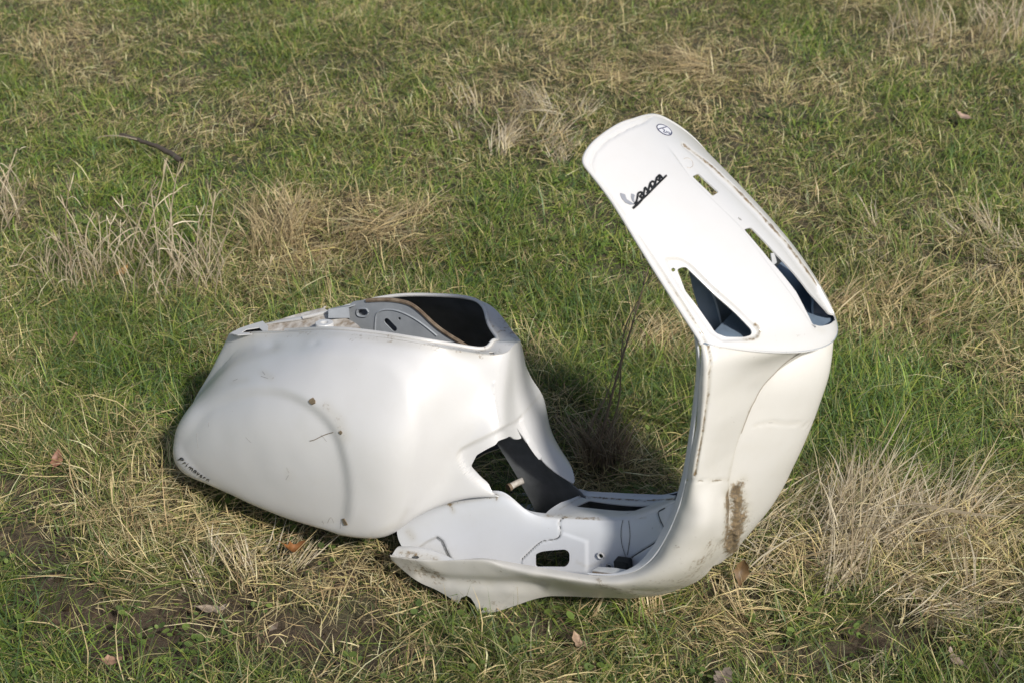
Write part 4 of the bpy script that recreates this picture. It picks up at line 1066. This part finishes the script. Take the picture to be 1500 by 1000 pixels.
def stem(path, r0, r1, seg=4):
    P = np.asarray(path, float); n = len(P); T = np.gradient(P, axis=0); V, F = [], []
    for i in range(n):
        t = T[i] / np.linalg.norm(T[i]); a = np.cross(t, (0.31, .9, .2)); a /= np.linalg.norm(a); b = np.cross(t, a); r = r0 + (r1 - r0) * i / (n - 1)
        for k in range(seg): w = 6.283 * k / seg; V.append(P[i] + (a * math.cos(w) + b * math.sin(w)) * r)
    for i in range(n - 1):
        for k in range(seg): F.append((i * seg + k, i * seg + (k + 1) % seg, (i + 1) * seg + (k + 1) % seg, (i + 1) * seg + k))
    return np.array(V), F
def ribbon(path, w, twist=0.0):
    P = np.asarray(path, float); n = len(P); T = np.gradient(P, axis=0); V, F = [], []
    for i in range(n):
        t = T[i] / np.linalg.norm(T[i]); s_ = np.cross(t, (math.sin(twist), math.cos(twist), .25)); s_ /= np.linalg.norm(s_)
        k = w * (min(1, .5 + 1.2 * i / n) if i < n * .5 else 1.05 - (i / (n - 1)) ** 2) * .5 + .0002
        V += [P[i] - s_ * k, P[i] + s_ * k]
    F = [(2 * i, 2 * i + 1, 2 * i + 3, 2 * i + 2) for i in range(n - 1)]
    return np.array(V), F
pr = np.random.default_rng(55)
PALE = np.array([(.66, .55, .38), (.72, .62, .45), (.54, .44, .30), (.60, .50, .34), (.42, .33, .22)])
def stalk_clump(name, stems, label, cat, extra=0, r=.0021, pal=PALE, group=None, leafy=True, box=None, hz=(.05, .16)):
    parts = []
    for (b, t) in stems:
        B = gpt(*b); Tp = on_depth(t[0], t[1], B[1] + pr.uniform(-.05, .07)); mid = .5 * (B + Tp) + np.array([pr.uniform(-.015, .015), pr.uniform(-.01, .01), pr.uniform(0, .012)])
        c = pal[pr.integers(len(pal))] * pr.uniform(.8, 1.15); path = curve([B, mid, Tp], 9); parts.append((*stem(path, r * pr.uniform(.8, 1.3), r * .45), c))
        if leafy:
            for _ in range(pr.integers(1, 4)):
                k = pr.integers(2, 8); o = path[k]; a = pr.uniform(0, 6.283); L = pr.uniform(.03, .09)
                d = np.array([math.cos(a) * L, math.sin(a) * L, pr.uniform(-.01, .06)])
                parts.append((*ribbon(curve([o, o + d * .55 + np.array([0, 0, .01]), o + d + np.array([0, 0, -.012])], 6), pr.uniform(.0015, .003), a), pal[pr.integers(len(pal))] * pr.uniform(.8, 1.15)))
            Ld = (Tp - mid) * pr.uniform(.25, .45)
            for q in range(2):
                sd = np.array([pr.uniform(-.012, .012), pr.uniform(-.012, .012), 0]); parts.append((*ribbon(curve([Tp - Ld, Tp - Ld * .4 + sd, Tp + sd * 1.4], 5), .0025, pr.uniform(0, 3)), pal[pr.integers(len(pal))]))
    if box:
        for _ in range(extra):
            B = gpt(pr.uniform(box[0], box[2]), pr.uniform(box[1], box[3])); a = pr.uniform(0, 6.283); h = pr.uniform(*hz); s_ = pr.uniform(.1, .7) * h
            Tp = B + np.array([math.cos(a) * s_, math.sin(a) * s_, h]); mid = .5 * (B + Tp) + np.array([math.cos(a) * -.1 * h, math.sin(a) * -.1 * h, .1 * h])
            parts.append((*ribbon(curve([B, mid, Tp], 6), pr.uniform(.0012, .003), a), pal[pr.integers(len(pal))] * pr.uniform(.6, 1.1)))
    return merge(name, parts, STRAW, label, cat, group)
cr = lambda L, ox=0, oy=200, k=3.0: [((a / k + ox, b / k + oy), (c / k + ox, d / k + oy)) for a, b, c, d in L]
stalk_clump('dry_weed', cr([(600,520,735,95),(570,530,690,180),(740,540,790,110),(740,640,740,250),(820,560,930,180),(830,640,750,360),(870,610,885,310),(920,610,945,245),(930,610,1035,300),(640,560,510,262),(740,760,670,545),(700,600,660,230),(780,620,800,420)]),
            'tall pale dry weed stalks behind the scooter tail, fanned out and feathery', 'weed', extra=150, box=(180,370,330,450))
stalk_clump('dry_weed', cr([(330,640,312,165),(375,560,250,262),(290,640,250,430),(310,690,300,560),(480,560,530,365),(440,570,430,335),(470,580,490,350),(400,560,410,330),(330,600,240,440),(130,600,60,560),(230,620,150,600)]),
            'thin dry weed stalks at the left edge, one standing straight up', 'weed', extra=90, box=(60,390,170,440))
stalk_clump('dry_weed', cr([(1110,560,1130,380),(1180,480,1260,160),(1230,500,1325,250),(1170,470,1175,240),(1100,700,1200,520),(1130,720,1040,610),(1200,520,1250,190),(1150,520,1170,400)]),
            'short straw coloured weed stalks just above the tail of the shell', 'weed', extra=150, box=(370,330,440,390), pal=np.array([(.60, .48, .27), (.55, .44, .25), (.48, .38, .22)]))
stalk_clump('dry_weed', [((1345,55),(1322,-8)),((1332,48),(1330,-10)),((1340,60),(1360,10)),((1300,50),(1340,30)),((1365,62),(1362,-5)),((1390,72),(1385,20))],
            'pale dry weed stalks at the top edge, nearer the middle of the two', 'weed', extra=60, box=(1290,30,1400,80))
stalk_clump('dry_weed', [((1440,50),(1432,-20)),((1448,46),(1445,-20)),((1460,50),(1462,-15)),((1475,48),(1470,-20)),((1488,52),(1490,-20)),((1452,48),(1425,-10)),((1498,50),(1496,-20)),((1482,48),(1502,-10))],
            'dense pale dry weed stalks in the upper right corner', 'weed', extra=110, box=(1420,20,1500,70))
stalk_clump('dry_weed', [((-5,300),(25,218)),((8,330),(20,300)),((2,345),(38,292)),((-10,320),(30,330)),((5,300),(14,240))], 'pale straw tuft cut by the left edge of the picture', 'weed', extra=90, box=(-25,290,40,345))
# brown twiggy tuft and the leaning stalk seen through the shell
DK = np.array([(.30, .23, .16), (.38, .30, .21), (.24, .18, .125), (.46, .37, .26)])
stalk_clump('dead_tuft', [], 'dark brown dead tuft behind the step-through of the shell', 'tuft', extra=230, box=(848,672,920,702), pal=DK, hz=(.05, .14))
B0 = gpt(866, 700)
def leaning(pts, y0, dy):
    P = [on_depth(px, py, y0 + dy * k / (len(pts) - 1)) for k, (px, py) in enumerate(pts)]
    return curve(P, 24)
parts = [(*stem(leaning([(866,700),(884,628),(904,550),(928,470),(950,392)], B0[1], .12), .0035, .0012, 5), np.array((.24, .18, .125))),
         (*stem(leaning([(846,695),(868,620),(888,580),(900,540)], B0[1] + .03, .05), .0028, .001, 5), np.array((.30, .23, .16))),
         (*stem(leaning([(858,700),(880,650),(906,590),(912,500),(936,440)], B0[1] + .02, .1), .0026, .001, 5), np.array((.26, .2, .14)))]
for k in range(26):
    t = pr.uniform(.25, .95); base_ = leaning([(866,700),(884,628),(904,550),(928,470),(950,392)], B0[1], .12)[int(t * 23)]
    a = pr.uniform(0, 6.283); d = np.array([math.cos(a) * .03, math.sin(a) * .03, .045]) * pr.uniform(.5, 1.3)
    parts.append((*stem(curve([base_, base_ + d * .6, base_ + d], 5), .0009, .0005, 3), np.array((.25, .19, .14))))
merge('leaning_stalk', parts, STRAW, 'long thin brown stalk leaning up through the open frame', 'stalk')
# flattened straw heaps
def tussock(label, px, py, rx, ry, n, lr, az0, azs, lean, pal=None, h=.03):
    """straw fallen in bundles that lie across one another"""
    c = gpt(px, py); nb = max(8, n // 16); cl = lambda a, s_: np.clip(a, -1.7 * s_, 1.7 * s_)
    bxb = c[0] + cl(pr.normal(0, rx, nb), rx); byb = c[1] + cl(pr.normal(0, ry, nb), ry); ab = az0 + pr.normal(0, azs, nb); lb = pr.uniform(*lean, nb); sb = pr.uniform(.7, 1.25, nb)
    i = pr.integers(0, nb, n); bx = bxb[i] + pr.normal(0, .014, n); by = byb[i] + pr.normal(0, .012, n)
    z0 = terrain(bx, by) + h * np.exp(-((bx - c[0]) / rx / 1.3) ** 2 - ((by - c[1]) / ry / 1.3) ** 2) * pr.random(n)
    pal = PALE if pal is None else pal
    o = blades('dry_tussock', bx, by, ab[i] + pr.normal(0, .22, n), np.clip(lb[i] + pr.normal(0, .14, n), .1, 1.55), pr.uniform(*lr, n) * sb[i], .001 + .0026 * pr.random(n) ** 1.8, pr.uniform(.0, .8, n), pal[pr.integers(0, len(pal), n)] * pr.uniform(.62, 1.15, (n, 1)), STRAW, 3, z0=z0, kink=pr.normal(0, .35, n))
    return tag(o, label, 'grass tussock')
GOLD = np.array([(.66, .52, .28), (.58, .44, .22), (.72, .60, .36), (.46, .34, .18)])
GREY = np.array([(.66, .57, .40), (.74, .65, .48), (.54, .45, .30), (.38, .30, .19), (.60, .50, .31)])
tussock('large bleached straw tussock right of the muddy front of the shell', 1245, 800, .12, .08, 800, (.08, .22), .5, .8, (.85, 1.45), GREY, .06)
tussock('second bleached tussock in the lower right, spilling out of the picture', 1410, 880, .13, .07, 380, (.06, .17), .3, 1.4, (.9, 1.5), GREY, .045)
tussock('golden flattened straw heap above the seat opening', 520, 358, .13, .10, 650, (.06, .16), -.6, .9, (.8, 1.5), GOLD, .05)
tussock('golden straw heap beside the stalks, left of the larger heap', 400, 345, .10, .08, 380, (.05, .12), .8, 1.3, (.8, 1.5), GOLD, .07)
tussock('pale straw mound near the top edge, above the leg shield', 1020, 112, .13, .12, 520, (.06, .15), 3.4, .8, (.9, 1.5), GOLD, .06)
tussock('pale straw mound left of the top of the leg shield', 765, 185, .12, .14, 420, (.06, .15), 1.2, 1.2, (.8, 1.5), GREY, .05)
tussock('straw heap close behind the left edge of the leg shield', 985, 515, .09, .06, 380, (.05, .14), .4, .9, (.8, 1.45), GOLD, .04)
tussock('combed straw heap right of the leg shield corner', 1300, 460, .13, .08, 420, (.06, .16), .5, .6, (.9, 1.45), GOLD, .05)
tussock('straw heap at the right edge, level with the badge of the shield', 1420, 375, .12, .08, 330, (.05, .14), 2.7, .7, (.9, 1.5), GREY, .04)
tussock('small upright straw tuft in the foreground right of the sill', 990, 900, .10, .035, 220, (.04, .10), 1.2, 1.3, (.5, 1.4), GOLD, .02)
tussock('sparse straw tuft in the left foreground below the tail', 340, 825, .07, .05, 140, (.04, .11), 1.5, 1.2, (.6, 1.4), GREY, .02)
# leaves
LEAFM = blade_mat('dead_leaf', .2)
def leaf(px, py, size, az, pitch, curl, c, label, aspect=.55, lift=.03, fold=.25):
    p = gpt(px, py, lift); V, C, F = [], [], []; R, K = 9, 5; g_ = np.random.default_rng(int(px * 7 + py))
    for i in range(R):
        t = i / (R - 1); w = math.sin(math.pi * min(1, t * .93 + .05)) ** .8 * aspect * .5 * size * (1 + .22 * g_.normal())
        for k in range(K):
            u = k / (K - 1) * 2 - 1
            V.append(((t - .5) * size, u * w, curl * size * ((t - .5) ** 2 * 2.2) + fold * abs(u) * w + g_.normal(0, .028) * size))
            C.append(np.array(c) * (.62 if k == 2 else 1) * g_.uniform(.8, 1.15))
    for i in range(R - 1):
        for k in range(K - 1): F.append((i * K + k, i * K + k + 1, (i + 1) * K + k + 1, (i + 1) * K + k))
    pv, pf = stem([(-.5 * size, 0, curl * size * .55), (-.62 * size, .02 * size, curl * size * .7), (-.75 * size, .01 * size, curl * size * .75)], .0011, .0007, 4)
    o = len(V); V += [tuple(q) for q in pv]; C += [np.array(c) * .7] * len(pv); F += [tuple(i + o for i in q) for q in pf]
    me = bpy.data.meshes.new('dead_leaf'); me.from_pydata(V, [], F); me.materials.append(LEAFM)
    ca = me.attributes.new('tint', 'FLOAT_COLOR', 'POINT'); ca.data.foreach_set('color', np.concatenate([np.array(C), np.ones((len(C), 1))], 1).astype(np.float32).ravel())
    me.polygons.foreach_set('use_smooth', [True] * len(me.polygons))
    ob = bpy.data.objects.new('dead_leaf', me); COL.objects.link(ob); ob.location = p; ob.rotation_euler = (g_.uniform(-.3, .3), pitch, az)
    return tag(ob, label, 'leaf', 'dead leaves scattered in the grass')
leaf(84, 673, .040, 1.5, -.5, .5, (.34, .17, .11), 'rust red dead leaf left of the scooter tail')
leaf(431, 806, .042, .3, .1, .9, (.30, .13, .045), 'curled orange brown leaf in the grass below the rear body', fold=.6)
leaf(1086, 836, .046, 1.25, -1.0, .5, (.20, .125, .06), 'upright curled brown leaf just under the muddy nose', lift=.045, fold=.5)
leaf(398, 176, .055, .4, -.3, .8, (.30, .20, .12), 'dark curled leaf in the grass far behind the tail')
leaf(1408, 172, .050, 2.6, -.4, .5, (.52, .36, .27), 'pinkish tan leaf near the right edge, upper part of the field', aspect=.75)
leaf(312, 893, .050, .2, .1, .3, (.46, .37, .28), 'pale papery leaf on bare soil in the left foreground', lift=.022)
leaf(165, 968, .034, .1, 0, .4, (.40, .24, .16), 'small reddish leaf at the bottom left', lift=.02)
leaf(846, 940, .034, 2.2, -.3, .5, (.46, .32, .22), 'small tan leaf in the foreground below the sill', lift=.025)
leaf(1060, 992, .036, .8, -.2, .4, (.30, .24, .19), 'grey brown leaf at the bottom edge right of centre', aspect=.8)
leaf(110, 497, .030, 1.2, -.4, .5, (.42, .26, .17), 'small brown leaf in the grass left of the seat rim')
leaf(1398, 965, .04, 2.0, -.2, .4, (.40, .30, .24), 'dull pink leaf low in the right foreground')
leaf(180, 398, .034, .9, -.3, .4, (.48, .28, .10), 'orange leaf among the stalks behind the tail', lift=.04)
# fallen twig and a few loose long straws
tw = curve([gpt(176,197,.045), gpt(205,206,.05), gpt(238,219,.05), gpt(266,236,.05)], 20)
tv, tf = stem(tw + pr.normal(0, .0012, tw.shape), .0045, .0085, 6)
b1 = stem(curve([gpt(205,206,.05), gpt(170,199,.06), gpt(142,202,.05)], 8), .0022, .001, 4)
b2 = stem(curve([gpt(229,212,.05), gpt(236,190,.09), gpt(247,152,.12)], 8), .0018, .0008, 4)
merge('twig', [(tv, tf, np.array((.115, .09, .07))), (*b1, np.array((.40, .34, .25))), (*b2, np.array((.30, .27, .14)))], STRAW, 'dark fallen twig lying in the grass behind the weed stalks', 'twig')
def loose(pts, label, w=.003, z=.05, c=(.60, .50, .33)):
    return merge('long_straw', [(*ribbon(curve([gpt(a, b_, z) for a, b_ in pts], 10), w, .4), np.array(c))], STRAW, label, 'straw')
loose([(140,484),(172,500),(212,516)], 'single long straw pointing at the tail of the shell')
loose([(1288,770),(1345,795),(1470,745)][:2] + [(1400,760)], 'bent straw across the tussock right of the shell', .004, .09)
loose([(1390,905),(1440,868),(1500,848)], 'long pale straw pointing off the right edge', .004, .06)
loose([(1330,735),(1400,748),(1470,757)], 'thick pale straw bundle reaching the right edge', .012, .07, (.55, .46, .33))
loose([(1180,702),(1210,672),(1250,650)], 'straw blade right of the nose panel', .004, .08)
# bits of leaf and a stem stuck on the cowl
FLK = plain('dry_leaf_bit', (.22, .165, .10), .8, 0, .4, 200)
def flake(poly, label):
    o = patch('leaf_bit', hull_net, poly, (2.5, 11), (0, 7), FLK, None, hull_disp, .002, .0015); o.matrix_world = shell.matrix_world.copy()
    return tag(o, label, 'leaf bit', 'leaf bits stuck on the rear body')
flake([(456,588),(459,585),(463,583),(466,587),(466,591),(461,593),(458,591)], 'largest dark leaf bit on the upper cowl')
flake([(500,631),(503,629),(505,632),(503,635),(501,633)], 'small dark leaf bit on the cowl, right of the thin stem')
flake([(502,758),(506,757),(510,761),(512,764),(507,765),(504,762)], 'pale leaf bit low on the cowl near its bottom edge')
o = strokes('grass_stem', hull_net, [[(454,645),(462,643),(474,637),(490,632)]], (2.5, 11), (0, 7), .0006, FLK, None, hull_disp, .0015, seg=4, n=14)
o.matrix_world = shell.matrix_world.copy(); tag(o, 'thin curved grass stem stuck on the side of the cowl', 'grass stem')
# SUBPARTS: which fittings belong to which part
def under(part, names):
    p = bpy.data.objects[part]
    for o in list(shell.children):
        if o.name.split('.')[0] in names and o is not p: o.parent = p
under('seat_bay_panel', ('panel_edge', 'panel_press_line', 'slot_collar', 'panel_boss', 'panel_back'))
under('seat_bay_tray', ('tray_boss',)); under('seat_rim', ('rim_bead', 'tail_cap')); under('stud', ('stud_head',))
under('signal_housing', ('housing_edge', 'housing_back', 'housing_foot')); under('horn_box', ('horn_box_edge',))
under('badge_lettering', ('badge_wing',)); under('round_sticker', ('sticker_print',)); under('metal_clip', ('clip_edge',))
under('leg_shield', ('shield_edge_bead', 'fold_bead', 'glue_ring')); under('rear_body', ('name_lettering',)); under('nose_panel', ('panel_gap',))
bpy.data.objects['badge_lettering'].name = 'badge'
bpy.data.objects['nose_panel']['label'] = 'dusty nose panel with a patch of dried mud'
